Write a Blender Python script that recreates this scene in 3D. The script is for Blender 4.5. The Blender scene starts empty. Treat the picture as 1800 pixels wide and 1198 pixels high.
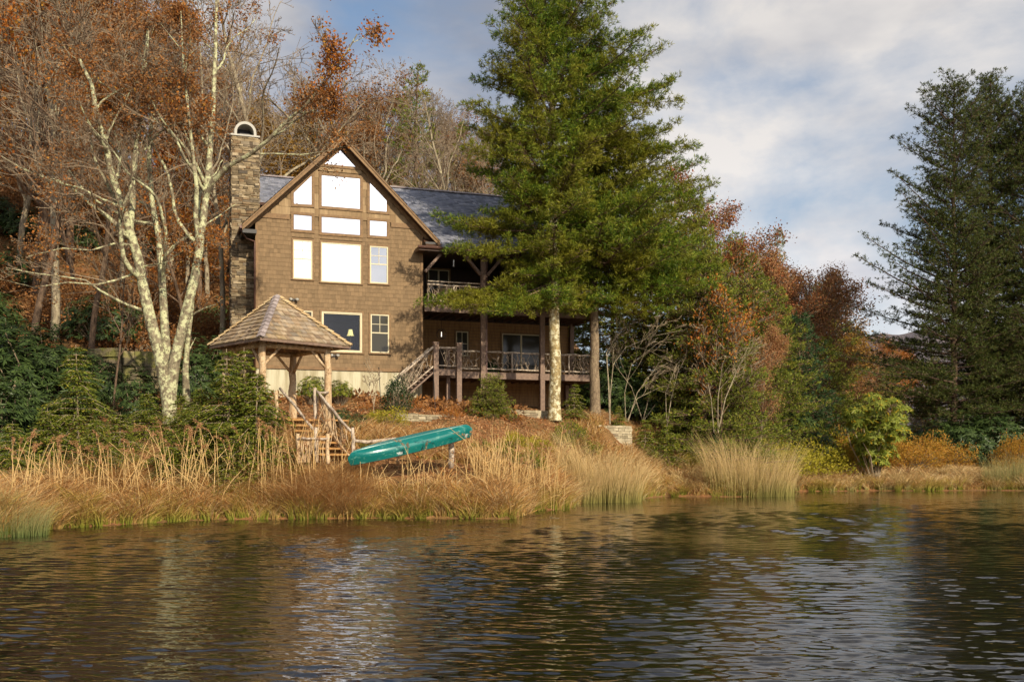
import bpy, math, random
import numpy as np
from mathutils import Vector, Matrix
from mathutils.geometry import tessellate_polygon

SC = bpy.context.scene
COL = SC.collection
R = math.radians
rad = math.radians

# ---------------------------------------------------------------- camera, world, sun, exposure
CAMZ, HOR, F = 1.8, 800.0, 1800.0
cam = bpy.data.cameras.new("camera"); co = bpy.data.objects.new("camera", cam); COL.objects.link(co)
co.location = (0, 0, CAMZ); co.rotation_euler = (R(90), 0, 0)
cam.sensor_width = 36; cam.lens = 36 * F / 1800; cam.shift_y = (HOR - 599) / 1800
cam.clip_start = 0.1; cam.clip_end = 6000
SC.camera = co
SC.view_settings.view_transform = 'Standard'; SC.view_settings.look = 'None'
SC.view_settings.gamma = 1; SC.view_settings.exposure = 0.42
SUN_AZ, SUN_EL = 148.0, 27.0      # azimuth clockwise from +Y
sd = Vector((math.sin(R(SUN_AZ)) * math.cos(R(SUN_EL)), math.cos(R(SUN_AZ)) * math.cos(R(SUN_EL)), math.sin(R(SUN_EL))))
sl = bpy.data.lights.new("sun", 'SUN'); sl.energy = 4.0; sl.angle = R(0.6); sl.color = (1.0, 0.86, 0.66)
so = bpy.data.objects.new("sun", sl); COL.objects.link(so)
so.rotation_euler = (-sd).to_track_quat('-Z', 'Y').to_euler()

W = bpy.data.worlds.new("World"); SC.world = W; W.use_nodes = True
nt = W.node_tree; nt.nodes.clear(); N = nt.nodes; L = nt.links
def wn(t, **k):
    n = N.new(t)
    for a, b in k.items(): setattr(n, a, b)
    return n
def wmath(op, a, b=None, clamp=False):
    n = N.new('ShaderNodeMath'); n.operation = op; n.use_clamp = clamp
    for i, v in enumerate((a, b)):
        if v is None: continue
        if isinstance(v, (int, float)): n.inputs[i].default_value = v
        else: L.new(v, n.inputs[i])
    return n.outputs[0]
sky = wn('ShaderNodeTexSky', sky_type='NISHITA', sun_disc=False, sun_elevation=R(SUN_EL), sun_rotation=R(SUN_AZ))
sky.air_density = 1.0; sky.dust_density = 1.5
tc = wn('ShaderNodeTexCoord'); sx = wn('ShaderNodeSeparateXYZ'); L.new(tc.outputs['Generated'], sx.inputs[0])
zz = wmath('ADD', wmath('MAXIMUM', sx.outputs[2], 0.0), 0.22)
cx = wmath('DIVIDE', sx.outputs[0], zz); cy = wmath('DIVIDE', sx.outputs[1], zz)
cb = wn('ShaderNodeCombineXYZ'); L.new(sx.outputs[0], cb.inputs[0]); L.new(sx.outputs[1], cb.inputs[1]); L.new(wmath('MULTIPLY', sx.outputs[2], 2.3), cb.inputs[2])
n1 = wn('ShaderNodeTexNoise'); n1.inputs['Scale'].default_value = 2.7; n1.inputs['Detail'].default_value = 9; n1.inputs['Roughness'].default_value = .56; n1.inputs['Distortion'].default_value = .25
L.new(cb.outputs[0], n1.inputs['Vector'])
mp = wn('ShaderNodeMapping'); mp.inputs['Location'].default_value = (4.2, 7.7, 0); L.new(cb.outputs[0], mp.inputs['Vector'])
n2 = wn('ShaderNodeTexNoise'); n2.inputs['Scale'].default_value = 3.2; n2.inputs['Detail'].default_value = 6; n2.inputs['Roughness'].default_value = .5
L.new(mp.outputs[0], n2.inputs['Vector'])
rmp = wn('ShaderNodeValToRGB'); rmp.color_ramp.elements[0].position = .35; rmp.color_ramp.elements[1].position = .55
L.new(n1.outputs['Fac'], rmp.inputs[0])
rc = wn('ShaderNodeValToRGB')
rc.color_ramp.elements[0].position = .38; rc.color_ramp.elements[0].color = (.33, .36, .44, 1)
rc.color_ramp.elements[1].position = .62; rc.color_ramp.elements[1].color = (.80, .765, .74, 1)
L.new(n2.outputs['Fac'], rc.inputs[0])
# clouds near the sun's side are brighter; horizon air is paler
dt = wn('ShaderNodeVectorMath', operation='DOT_PRODUCT'); L.new(tc.outputs['Generated'], dt.inputs[0])
gd = Vector((math.sin(R(156)) * .98, math.cos(R(156)) * .98, .2)).normalized(); dt.inputs[1].default_value = gd
glow = wmath('MULTIPLY', wmath('POWER', wmath('MAXIMUM', dt.outputs['Value'], 0.0), 9.0), 2.4)
hzn = wmath('MULTIPLY', wmath('POWER', wmath('SUBTRACT', 1.0, wmath('MAXIMUM', sx.outputs[2], 0.0), True), 9.0), .85)
stren = wmath('ADD', wmath('ADD', wmath('SUBTRACT', 0.88, wmath('MULTIPLY', wmath('MAXIMUM', sx.outputs[2], 0.0), .45)), glow), hzn)
bg1 = wn('ShaderNodeBackground'); bg1.inputs[1].default_value = 0.10; L.new(sky.outputs[0], bg1.inputs[0])
bg2 = wn('ShaderNodeBackground'); L.new(rc.outputs[0], bg2.inputs[0]); L.new(stren, bg2.inputs[1])
ms = wn('ShaderNodeMixShader'); wo = wn('ShaderNodeOutputWorld')
cov = wmath('MAXIMUM', rmp.outputs[0], wmath('MULTIPLY', glow, .5, True))
cov = wmath('MAXIMUM', cov, wmath('MULTIPLY', hzn, 1.3, True))
L.new(cov, ms.inputs[0]); L.new(bg1.outputs[0], ms.inputs[1]); L.new(bg2.outputs[0], ms.inputs[2]); L.new(ms.outputs[0], wo.inputs[0])

# ---------------------------------------------------------------- materials
def srgb(r, g, b):
    f = lambda c: (c / 255 / 12.92) if c / 255 <= .04045 else ((c / 255 + .055) / 1.055) ** 2.4
    return (f(r), f(g), f(b), 1)
class NT:
    def __init__(s, name):
        s.m = bpy.data.materials.new(name); s.m.use_nodes = True
        s.t = s.m.node_tree; s.t.nodes.clear(); s.out = s.t.nodes.new('ShaderNodeOutputMaterial')
        s.b = s.t.nodes.new('ShaderNodeBsdfPrincipled'); s.t.links.new(s.b.outputs[0], s.out.inputs[0])
    def n(s, t, **k):
        n = s.t.nodes.new(t)
        for a, b in k.items(): setattr(n, a, b)
        return n
    def l(s, a, b): s.t.links.new(a, b)
    def ramp(s, fac, cols, pos=None):
        r = s.n('ShaderNodeValToRGB'); e = r.color_ramp.elements
        k = len(cols)
        while len(e) < k: e.new(.5)
        for i, c in enumerate(cols):
            e[i].position = pos[i] if pos else i / (k - 1); e[i].color = c
        s.l(fac, r.inputs[0]); return r.outputs[0]
    def noise(s, scale, detail=4, rough=.5, stretch=None, dist=0):
        t = s.n('ShaderNodeTexCoord'); v = t.outputs['Object']
        if stretch:
            m = s.n('ShaderNodeMapping'); m.inputs['Scale'].default_value = stretch; s.l(v, m.inputs[0]); v = m.outputs[0]
        n = s.n('ShaderNodeTexNoise'); n.inputs['Scale'].default_value = scale; n.inputs['Detail'].default_value = detail
        n.inputs['Roughness'].default_value = rough; n.inputs['Distortion'].default_value = dist
        s.l(v, n.inputs['Vector']); return n.outputs['Fac']
    def mix(s, fac, a, b, mode='MIX'):
        m = s.n('ShaderNodeMix', data_type='RGBA', blend_type=mode)
        for i, v in ((0, fac), (6, a), (7, b)):
            if isinstance(v, (int, float)): m.inputs[i].default_value = v
            elif isinstance(v, tuple): m.inputs[i].default_value = v
            else: s.l(v, m.inputs[i])
        return m.outputs[2]
    def island(s): return s.n('ShaderNodeNewGeometry').outputs['Random Per Island']
    def bump(s, h, strength=.5, dist=.02):
        b = s.n('ShaderNodeBump'); b.inputs['Strength'].default_value = strength; b.inputs['Distance'].default_value = dist
        s.l(h, b.inputs['Height']); s.l(b.outputs[0], s.b.inputs['Normal'])
    def set(s, **k):
        for a, v in k.items():
            i = s.b.inputs[a.replace('_', ' ')]
            if isinstance(v, (int, float, tuple)): i.default_value = v
            else: s.l(v, i)

def leafmat(name, cols, transl=.35, rough=.6, pos=None, clump=None):
    m = NT(name)
    c = m.ramp(m.island(), cols, pos)
    if clump:   # real colour variation between one clump of shoots and the next
        nz = m.noise(clump[0], 2)
        c = m.mix(m.ramp(nz, [(0, 0, 0, 1), (1, 1, 1, 1)], [.42, .6]), c, m.mix(.55, c, clump[1]))
    m.set(Base_Color=c, Roughness=rough); m.b.inputs['Specular IOR Level'].default_value = .25
    tr = m.n('ShaderNodeBsdfTranslucent'); m.l(c, tr.inputs[0])
    mx = m.n('ShaderNodeMixShader'); mx.inputs[0].default_value = transl
    m.l(m.b.outputs[0], mx.inputs[1]); m.l(tr.outputs[0], mx.inputs[2]); m.l(mx.outputs[0], m.out.inputs[0])
    return m.m
def barkmat(name, c1, c2, c3=None, scale=3.0, thr=.52):
    m = NT(name)
    c = m.mix(m.ramp(m.noise(scale * 3.5, 6, .7, (1, 1, .35)), [(0, 0, 0, 1), (1, 1, 1, 1)], [.4, .6]), c1, c2)
    if c3:
        c = m.mix(m.ramp(m.noise(scale * 2.2, 8, .72), [(0, 0, 0, 1), (1, 1, 1, 1)], [thr, thr + .05]), c, c3)
        c = m.mix(m.ramp(m.noise(scale * 5, 6, .7), [(0, 0, 0, 1), (.8, .8, .8, 1)], [.55, .62]), c, tuple(x * .55 for x in c1[:3]) + (1,))
    m.set(Base_Color=c, Roughness=.9); m.bump(m.noise(scale * 7, 6, .7, (1, 1, .3)), .9, .035)
    return m.m
def woodmat(name, c1, c2, stretch=(1, 1, 1), rough=.75, isl=.5, scale=9, lo=.6, bmp=.35):
    m = NT(name)
    a = m.ramp(m.island(), [c1, c2])
    nz = m.noise(scale, 5, .6, stretch)
    c = m.mix(m.ramp(nz, [(.62, .62, .62, 1), (1.15, 1.12, 1.1, 1)], [.3, .7]), a, a)
    mm = m.mix(1.0, a, m.ramp(nz, [(lo, lo, lo, 1), (1.0, 1.0, 1.0, 1)], [.3, .65]), 'MULTIPLY')
    m.set(Base_Color=mm, Roughness=rough); m.bump(nz, bmp, .01)
    return m.m
def plainmat(name, c, rough=.6, metal=0.0, var=.15, scale=6):
    m = NT(name); nz = m.noise(scale, 4)
    d = tuple(x * (1 - var) for x in c[:3]) + (1,); u = tuple(min(1, x * (1 + var)) for x in c[:3]) + (1,)
    m.set(Base_Color=m.mix(nz, d, u), Roughness=rough, Metallic=metal); return m.m

M = {}
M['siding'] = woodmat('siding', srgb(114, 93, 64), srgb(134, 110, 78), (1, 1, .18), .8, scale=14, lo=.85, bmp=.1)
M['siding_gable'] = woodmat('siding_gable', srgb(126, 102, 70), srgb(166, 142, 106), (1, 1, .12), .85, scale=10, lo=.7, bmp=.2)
M['trim'] = woodmat('trim', srgb(122, 94, 60), srgb(138, 108, 70), (1, 1, 1), .7)
M['darkwood'] = woodmat('dark_stained_wood', srgb(120, 98, 82), srgb(136, 112, 94), (1, 1, 1), .7)
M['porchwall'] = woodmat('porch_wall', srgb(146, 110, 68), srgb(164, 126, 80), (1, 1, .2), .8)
M['shadewood'] = woodmat('shaded_porch_wood', srgb(50, 38, 28), srgb(60, 46, 34), (1, 1, .2), .8)  # dark copy of the porch wall wood, shade under the eave painted in
M['fascia'] = plainmat('fascia_brown', srgb(78, 54, 38), .6)
M['gutter'] = plainmat('gutter_metal', srgb(84, 58, 48), .35, .3)
M['cream'] = plainmat('window_frame_cream', srgb(196, 186, 150), .5)
M['foundation'] = None
m = NT('foundation'); m.set(Base_Color=m.mix(m.ramp(m.noise(3.0, 8, .7, (1, 1, .12)), [(0, 0, 0, 1), (1, 1, 1, 1)], [.35, .6]), srgb(146, 136, 104), srgb(192, 186, 158)), Roughness=.9); m.bump(m.noise(20, 3), .2, .01); M['foundation'] = m.m
m = NT('roof_shingle'); c = m.ramp(m.island(), [srgb(90, 94, 106), srgb(118, 122, 136), srgb(138, 140, 150), srgb(102, 106, 116)])
m.set(Base_Color=m.mix(1.0, c, m.ramp(m.noise(3, 5), [(.75, .75, .75, 1), (1, 1, 1, 1)], [.3, .6]), 'MULTIPLY'), Roughness=.75); m.bump(m.noise(30, 3), .3, .01); M['roof'] = m.m
m = NT('cedar_shake'); c = m.ramp(m.island(), [srgb(124, 106, 86), srgb(160, 136, 106), srgb(180, 162, 134), srgb(134, 122, 108), srgb(170, 146, 106)])
c = m.mix(m.ramp(m.noise(2.4, 7, .7), [(0, 0, 0, 1), (.6, .6, .6, 1)], [.52, .66]), c, srgb(112, 104, 74))
m.set(Base_Color=m.mix(1.0, c, m.ramp(m.noise(12, 5, .6, (1, 1, 1)), [(.7, .68, .68, 1), (1, 1, 1, 1)], [.32, .6]), 'MULTIPLY'), Roughness=.8); m.bump(m.noise(40, 4), .4, .01); M['shake'] = m.m
M['ridgecap'] = woodmat('ridge_cap', srgb(150, 138, 136), srgb(176, 164, 160), (1, 1, 1), .7)
M['ridgecap_warm'] = woodmat('ridge_cap_warm', srgb(190, 160, 112), srgb(208, 184, 140), (1, 1, 1), .7)
m = NT('ledge_stone'); c = m.ramp(m.island(), [srgb(98, 86, 66), srgb(132, 116, 88), srgb(160, 142, 110), srgb(112, 102, 86), srgb(176, 160, 130), srgb(122, 98, 68), srgb(84, 76, 64)])
m.set(Base_Color=m.mix(1.0, c, m.ramp(m.noise(5, 6, .6), [(.6, .58, .55, 1), (1, 1, 1, 1)], [.3, .6]), 'MULTIPLY'), Roughness=.9); m.bump(m.noise(14, 5, .6), .8, .03); M['stone'] = m.m
m = NT('wall_stone'); c = m.ramp(m.island(), [srgb(140, 128, 102), srgb(168, 156, 128), srgb(190, 178, 148), srgb(126, 112, 90)])
m.set(Base_Color=m.mix(1.0, c, m.ramp(m.noise(4, 6, .6), [(.55, .55, .5, 1), (1, 1, 1, 1)], [.3, .6]), 'MULTIPLY'), Roughness=.95); m.bump(m.noise(12, 5, .6), .8, .04); M['wallstone'] = m.m
m = NT('mossy_stone'); c = m.ramp(m.island(), [srgb(92, 84, 66), srgb(120, 108, 84), srgb(140, 128, 92), srgb(76, 70, 54)])
m.set(Base_Color=m.mix(m.ramp(m.noise(2.5, 5), [(0, 0, 0, 1), (1, 1, 1, 1)], [.48, .6]), c, srgb(110, 108, 56)), Roughness=.95); m.bump(m.noise(10, 5, .6), .8, .05); M['mossstone'] = m.m
M['mortar'] = plainmat('mortar', srgb(60, 50, 40), .95)
M['cap'] = plainmat('chimney_cap', srgb(168, 166, 156), .6)
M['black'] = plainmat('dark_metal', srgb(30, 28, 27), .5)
M['dark'] = plainmat('dark_interior', srgb(46, 38, 30), .8)
M['room'] = plainmat('room_wall', srgb(74, 60, 44), .8)
def glass(name, refl, base, rough=0.02, transparent=False):
    m = NT(name)
    g = m.n('ShaderNodeBsdfGlossy'); g.inputs['Roughness'].default_value = rough; g.inputs[0].default_value = (.97, .98, 1, 1)
    nz = m.noise(1.2, 2); bp = m.n('ShaderNodeBump'); bp.inputs['Strength'].default_value = .15; bp.inputs['Distance'].default_value = .012
    m.l(nz, bp.inputs['Height']); m.l(bp.outputs[0], g.inputs['Normal'])
    if transparent: o = m.n('ShaderNodeBsdfTransparent'); o.inputs[0].default_value = base
    else: o = m.n('ShaderNodeBsdfDiffuse'); o.inputs[0].default_value = base
    mx = m.n('ShaderNodeMixShader'); mx.inputs[0].default_value = refl
    m.l(o.outputs[0], mx.inputs[1]); m.l(g.outputs[0], mx.inputs[2]); m.l(mx.outputs[0], m.out.inputs[0]); return m.m
M['glass_dark_reflect'] = glass('dark_reflection_glass', .28, srgb(50, 52, 46), .03)  # dark tree reflections put into the pane colour, with less mirror
M['glass'] = glass('coated_window_glass', .64, srgb(40, 44, 46))
M['glass_dim'] = glass('screened_window_glass', .02, srgb(62, 60, 50), .08)
M['glass_clear'] = glass('clear_window_glass', .03, (.85, .88, .86, 1), .01, True)
M['log'] = barkmat('peeled_log', srgb(168, 138, 100), srgb(206, 182, 146), srgb(140, 110, 76), 2.0, .56)
M['log_grey'] = barkmat('weathered_log', srgb(158, 140, 120), srgb(200, 186, 166), srgb(126, 108, 92), 2.0, .56)
M['twig'] = barkmat('twig_wood', srgb(126, 108, 88), srgb(172, 156, 134), None, 3.0)
M['stepwood'] = woodmat('step_wood', srgb(164, 118, 60), srgb(190, 144, 84), (1, 1, 1), .8)
M['teal'] = None
m = NT('canoe_hull'); m.set(Base_Color=m.mix(m.ramp(m.noise(1.1, 5, .6), [(0, 0, 0, 1), (1, 1, 1, 1)], [.5, .75]), m.mix(m.ramp(m.noise(9, 6, .7, (.5, 1, 1)), [(0, 0, 0, 1), (1, 1, 1, 1)], [.58, .66]), srgb(0, 104, 100), srgb(92, 148, 136)), srgb(14, 118, 112)), Roughness=.3); m.b.inputs['Specular IOR Level'].default_value = .6  # paler noise patches: scuffs that also put a pale reflection into the colour
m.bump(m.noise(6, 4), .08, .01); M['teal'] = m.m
M['white'] = plainmat('white_lettering', srgb(225, 228, 225), .5)
M['shade'] = None
m = NT('lamp_shade'); m.set(Base_Color=srgb(226, 214, 150), Roughness=.8); m.b.inputs['Emission Color'].default_value = srgb(230, 215, 140); m.b.inputs['Emission Strength'].default_value = .35; M['shade'] = m.m
m = NT('lit_bulb'); m.b.inputs['Emission Color'].default_value = (1, .9, .75, 1); m.b.inputs['Emission Strength'].default_value = 1.2; M['bulb'] = m.m
# barks
M['bark_lichen'] = barkmat('lichened_bark', srgb(104, 94, 74), srgb(146, 136, 110), srgb(186, 188, 146), 2.0, .49)
M['bark_grey'] = barkmat('grey_bark', srgb(118, 106, 86), srgb(160, 148, 122), srgb(176, 168, 132), 1.6, .56)
M['bark_brown'] = barkmat('brown_bark', srgb(84, 66, 50), srgb(122, 100, 78), None, 3)
M['bark_pine'] = barkmat('pale_flaking_pine_bark', srgb(112, 96, 64), srgb(160, 142, 96), srgb(204, 198, 164), 1.9, .50)
M['bark_pine_shaded'] = barkmat('shaded_pine_bark', srgb(104, 88, 68), srgb(142, 124, 98), srgb(150, 138, 104), 2.6, .58)  # darker copy of the pine bark, shade on the second trunk put into colour
M['twigs_brown'] = barkmat('fine_twigs', srgb(112, 96, 76), srgb(144, 128, 104), None, 4)
M['twigs_dark'] = barkmat('dark_twigs', srgb(70, 54, 44), srgb(96, 76, 60), None, 4)
M['twigs_pale'] = barkmat('pale_twigs', srgb(140, 122, 98), srgb(172, 156, 128), None, 4)
# foliage
G = srgb
M['pine'] = leafmat('pine_needles', [G(46, 72, 22), G(82, 112, 30), G(108, 134, 38), G(60, 90, 26), G(150, 156, 52), G(124, 140, 40)], .3, .55, None, (.5, G(142, 128, 38)))
M['pine_dark'] = leafmat('dark_pine_needles', [G(44, 58, 26), G(70, 84, 34), G(92, 100, 42), G(56, 70, 32), G(104, 98, 48)], .25)
M['pine_blue'] = leafmat('blue_green_needles', [G(34, 58, 34), G(54, 80, 44), G(70, 96, 52), G(42, 68, 38)], .25)
M['hemlock'] = leafmat('hemlock_needles', [G(70, 86, 30), G(112, 126, 46), G(146, 152, 56), G(86, 102, 38), G(172, 162, 64)], .35)
M['rhodo_dark'] = leafmat('dark_rhododendron_leaves', [G(34, 50, 24), G(54, 72, 34), G(80, 98, 50), G(42, 58, 28)], .15, .4)
M['rhodo_light'] = leafmat('light_rhododendron_leaves', [G(92, 108, 36), G(130, 140, 52), G(154, 158, 66), G(110, 124, 44), G(214, 172, 40)], .35, .45, [0, .3, .6, .88, 1])
M['shrub_green'] = leafmat('green_shrub_leaves', [G(56, 76, 26), G(96, 112, 36), G(134, 140, 48), G(160, 150, 50)], .35)
M['shrub_yellow'] = leafmat('yellow_green_leaves', [G(120, 124, 30), G(164, 156, 44), G(186, 172, 60), G(140, 130, 38)], .35)
M['shrub_dark'] = leafmat('dark_shrub_leaves', [G(30, 46, 26), G(48, 66, 34), G(64, 82, 42)], .2)
M['orange'] = leafmat('orange_leaves', [G(144, 84, 34), G(180, 108, 44), G(196, 132, 58), G(120, 70, 34), G(188, 142, 56)], .4)
M['rust'] = leafmat('rusty_brown_leaves', [G(112, 76, 42), G(150, 104, 56), G(172, 128, 82), G(96, 64, 42), G(168, 110, 52)], .35)
M['red'] = leafmat('red_oak_leaves', [G(124, 70, 44), G(158, 94, 54), G(178, 120, 72), G(104, 64, 42), G(140, 116, 58)], .35)
M['pinkish'] = leafmat('dusty_pink_leaves', [G(150, 100, 68), G(178, 130, 88), G(138, 88, 54), G(192, 148, 104), G(140, 126, 66)], .35)
M['gold'] = leafmat('golden_leaves', [G(150, 116, 46), G(176, 138, 58), G(136, 98, 42), G(188, 154, 78)], .4)
M['bog'] = leafmat('ochre_bog_shrub_leaves', [G(164, 118, 34), G(190, 146, 48), G(172, 118, 50), G(198, 158, 66), G(140, 96, 42), G(150, 138, 50)], .3)
M['litter'] = leafmat('fallen_leaves', [G(150, 104, 60), G(178, 130, 84), G(196, 156, 112), G(130, 84, 48), G(170, 104, 50)], .1)
def grassmat(name, base, tips):
    m = NT(name); at = m.n('ShaderNodeAttribute', attribute_name='t'); tipc = m.ramp(m.island(), tips); bc = m.ramp(m.island(), base)
    c = m.mix(m.ramp(at.outputs['Fac'], [(0, 0, 0, 1), (1, 1, 1, 1)], [.1, .6]), bc, tipc)
    m.set(Base_Color=c, Roughness=.7); m.b.inputs['Specular IOR Level'].default_value = .2
    tr = m.n('ShaderNodeBsdfTranslucent'); m.l(c, tr.inputs[0]); mx = m.n('ShaderNodeMixShader'); mx.inputs[0].default_value = .3
    m.l(m.b.outputs[0], mx.inputs[1]); m.l(tr.outputs[0], mx.inputs[2]); m.l(mx.outputs[0], m.out.inputs[0]); return m.m
M['grass'] = grassmat('dry_shore_grass', [G(146, 134, 68), G(174, 144, 82), G(156, 118, 70), G(134, 128, 56)], [G(196, 154, 98), G(224, 190, 130), G(166, 112, 64), G(240, 216, 164), G(128, 92, 58), G(210, 160, 94), G(188, 138, 80)])
M['grass_green'] = grassmat('green_based_grass', [G(112, 118, 40), G(136, 138, 50)], [G(178, 160, 74), G(204, 168, 100), G(150, 144, 60)])
M['reed'] = grassmat('reed_blades', [G(136, 132, 70), G(158, 148, 86)], [G(204, 176, 118), G(222, 196, 146), G(176, 146, 92)])
M['rushes'] = grassmat('green_rushes', [G(96, 112, 62), G(116, 126, 70)], [G(140, 142, 88), G(176, 160, 108)])
M['stalk'] = grassmat('tall_stalks', [G(190, 162, 104), G(210, 180, 118)], [G(222, 190, 128), G(234, 204, 146)])
M['plume'] = leafmat('feathery_seed_heads', [G(156, 112, 76), G(184, 138, 96), G(200, 160, 116)], .4)
# ground
m = NT('ground'); tcn = m.noise(.9, 8, .65); tcf = m.noise(9, 6, .7)
c = m.ramp(tcn, [srgb(104, 78, 46), srgb(150, 104, 60), srgb(124, 96, 50), srgb(170, 126, 80)], [.3, .45, .55, .7])
c = m.mix(1.0, c, m.ramp(tcf, [(.5, .45, .42, 1), (1, 1, 1, 1)], [.32, .62]), 'MULTIPLY')
m.set(Base_Color=c, Roughness=.95); m.bump(tcf, .9, .06); M['ground'] = m.m
m = NT('hill'); c = m.ramp(m.noise(.06, 8, .7), [srgb(96, 90, 98), srgb(116, 108, 114), srgb(124, 112, 108), srgb(92, 92, 94)], [.3, .45, .58, .7])  # far hill greyed towards lilac, distance haze put into its colour
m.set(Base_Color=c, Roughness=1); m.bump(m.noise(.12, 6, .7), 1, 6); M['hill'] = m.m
# water
m = NT('water')
m.set(Base_Color=srgb(18, 15, 9), Roughness=.03); m.b.inputs['IOR'].default_value = 1.8; m.b.inputs['Specular IOR Level'].default_value = .5
m.bump(m.noise(6, 2, .5, (.5, 1.5, 1), .3), .4, .012); M['water'] = m.m

# ---------------------------------------------------------------- mesh building
class MB:
    def __init__(s): s.v = []; s.f = {3: [], 4: []}; s.n = 0; s.t = []; s.ngons = []
    def add(s, v, f, t=None):
        v = np.asarray(v, float).reshape(-1, 3); f = np.asarray(f, np.int64)
        s.v.append(v)
        if f.size: s.f[f.shape[1]].append(f + s.n)
        s.t.append(np.zeros(len(v)) if t is None else t)
        s.n += len(v)
    def obox(s, c, ax, ay, az):   # centre and three half-axis vectors
        c = np.array(c, float); ax, ay, az = map(lambda q: np.array(q, float), (ax, ay, az))
        v = [c + i * ax + j * ay + k * az for k in (-1, 1) for j in (-1, 1) for i in (-1, 1)]
        s.add(v, [[0, 2, 3, 1], [4, 5, 7, 6], [0, 1, 5, 4], [2, 6, 7, 3], [0, 4, 6, 2], [1, 3, 7, 5]])
    def box(s, x0, x1, y0, y1, z0, z1):
        s.obox(((x0 + x1) / 2, (y0 + y1) / 2, (z0 + z1) / 2), ((x1 - x0) / 2, 0, 0), (0, (y1 - y0) / 2, 0), (0, 0, (z1 - z0) / 2))
    def beam(s, p, q, w, h, up=(0, 0, 1)):
        p = np.array(p, float); q = np.array(q, float); d = q - p; l = np.linalg.norm(d); d /= l
        sd_ = np.cross(d, up); sd_ /= np.linalg.norm(sd_); u = np.cross(sd_, d)
        s.obox((p + q) / 2, d * l / 2, sd_ * w / 2, u * h / 2)
    def tube(s, pts, rad_, sides=8, cap=True):
        s.paths([np.array(pts, float)], [np.array(rad_, float)], sides)
        if cap:
            n = s.n
            k = len(pts) * sides; base = n - k
            for ring, c, flip in ((0, pts[0], 1), (len(pts) - 1, pts[-1], 0)):
                i0 = base + ring * sides
                s.v.append(np.array([c], float)); s.t.append(np.zeros(1)); ci = s.n; s.n += 1
                idx = np.arange(sides); a = i0 + idx; b = i0 + (idx + 1) % sides
                fs = np.stack([a, b, np.full(sides, ci)], 1) if not flip else np.stack([b, a, np.full(sides, ci)], 1)
                s.f[3].append(fs)
    def paths(s, P, Rr, sides, tt=None):
        if not P: return
        ln = np.array([len(p) for p in P]); pts = np.concatenate(P); rr = np.concatenate(Rr)
        end = np.cumsum(ln); st = end - ln
        nx = np.arange(len(pts)) + 1; nx[end - 1] = end - 1
        pv = np.arange(len(pts)) - 1; pv[st] = st
        T = pts[nx] - pts[pv]; T /= np.maximum(np.linalg.norm(T, axis=1, keepdims=True), 1e-9)
        D = pts[end - 1] - pts[st]; ref = np.zeros_like(D); ref[np.arange(len(D)), np.argmin(np.abs(D), axis=1)] = 1
        ref = np.repeat(ref, ln, axis=0)
        A = np.cross(T, ref); A /= np.maximum(np.linalg.norm(A, axis=1, keepdims=True), 1e-9); B = np.cross(T, A)
        an = np.arange(sides) * 2 * math.pi / sides
        V = pts[:, None, :] + rr[:, None, None] * (A[:, None, :] * np.cos(an)[None, :, None] + B[:, None, :] * np.sin(an)[None, :, None])
        i = np.setdiff1d(np.arange(len(pts)), end - 1)
        k = np.arange(sides); k2 = (k + 1) % sides
        fa = (i[:, None] * sides + k).ravel(); fb = (i[:, None] * sides + k2).ravel()
        fc = ((i + 1)[:, None] * sides + k2).ravel(); fd = ((i + 1)[:, None] * sides + k).ravel()
        t = None if tt is None else np.repeat(np.concatenate(tt), sides)
        s.add(V.reshape(-1, 3), np.stack([fa, fb, fc, fd], 1), t)
    def kites(s, C, D, S, ln, wd, bend=0.0, t=None):   # leaves / needles: base C, unit D along, unit S across
        C, D, S = np.asarray(C), np.asarray(D), np.asarray(S); n = len(C)
        ln = np.broadcast_to(ln, n)[:, None]; wd = np.broadcast_to(wd, n)[:, None]
        Nn = np.cross(D, S) * ln * bend
        V = np.stack([C, C + D * ln * .5 + S * wd * .5 + Nn, C + D * ln, C + D * ln * .5 - S * wd * .5 + Nn], 1).reshape(-1, 3)
        f = np.arange(n * 4).reshape(-1, 4); s.add(V, f)
    def mesh(s, name, mat, smooth=False, off=(0, 0, 0)):
        me = bpy.data.meshes.new(name)
        v = np.concatenate(s.v) if s.v else np.zeros((0, 3)); v = v - np.array(off)
        q = np.concatenate(s.f[4]) if s.f[4] else np.zeros((0, 4), np.int64)
        t = np.concatenate(s.f[3]) if s.f[3] else np.zeros((0, 3), np.int64)
        me.vertices.add(len(v)); me.vertices.foreach_set('co', v.astype(np.float32).ravel())
        li = np.concatenate([q.ravel(), t.ravel()]).astype(np.int32)
        me.loops.add(len(li)); me.loops.foreach_set('vertex_index', li)
        ls = np.concatenate([np.arange(len(q)) * 4, len(q) * 4 + np.arange(len(t)) * 3]).astype(np.int32)
        lt = np.concatenate([np.full(len(q), 4), np.full(len(t), 3)]).astype(np.int32)
        me.polygons.add(len(ls)); me.polygons.foreach_set('loop_start', ls); me.polygons.foreach_set('loop_total', lt)
        me.polygons.foreach_set('use_smooth', np.full(len(ls), bool(smooth)))
        me.update(calc_edges=True)
        tt = np.concatenate(s.t) if s.t else np.zeros(0)
        if len(tt) and tt.max() > 0:
            at = me.attributes.new('t', 'FLOAT', 'POINT'); at.data.foreach_set('value', tt.astype(np.float32))
        me.materials.append(M[mat] if isinstance(mat, str) else mat)
        return me
    def obj(s, name, mat, parent=None, smooth=False, off=None):
        if off is None: off = OFF.get(parent.name, (0, 0, 0)) if parent else (0, 0, 0)
        o = bpy.data.objects.new(name, s.mesh(name, mat, smooth, off)); COL.objects.link(o)
        if parent: o.parent = parent; OFF[o.name] = off
        return o
OFF = {}
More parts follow.
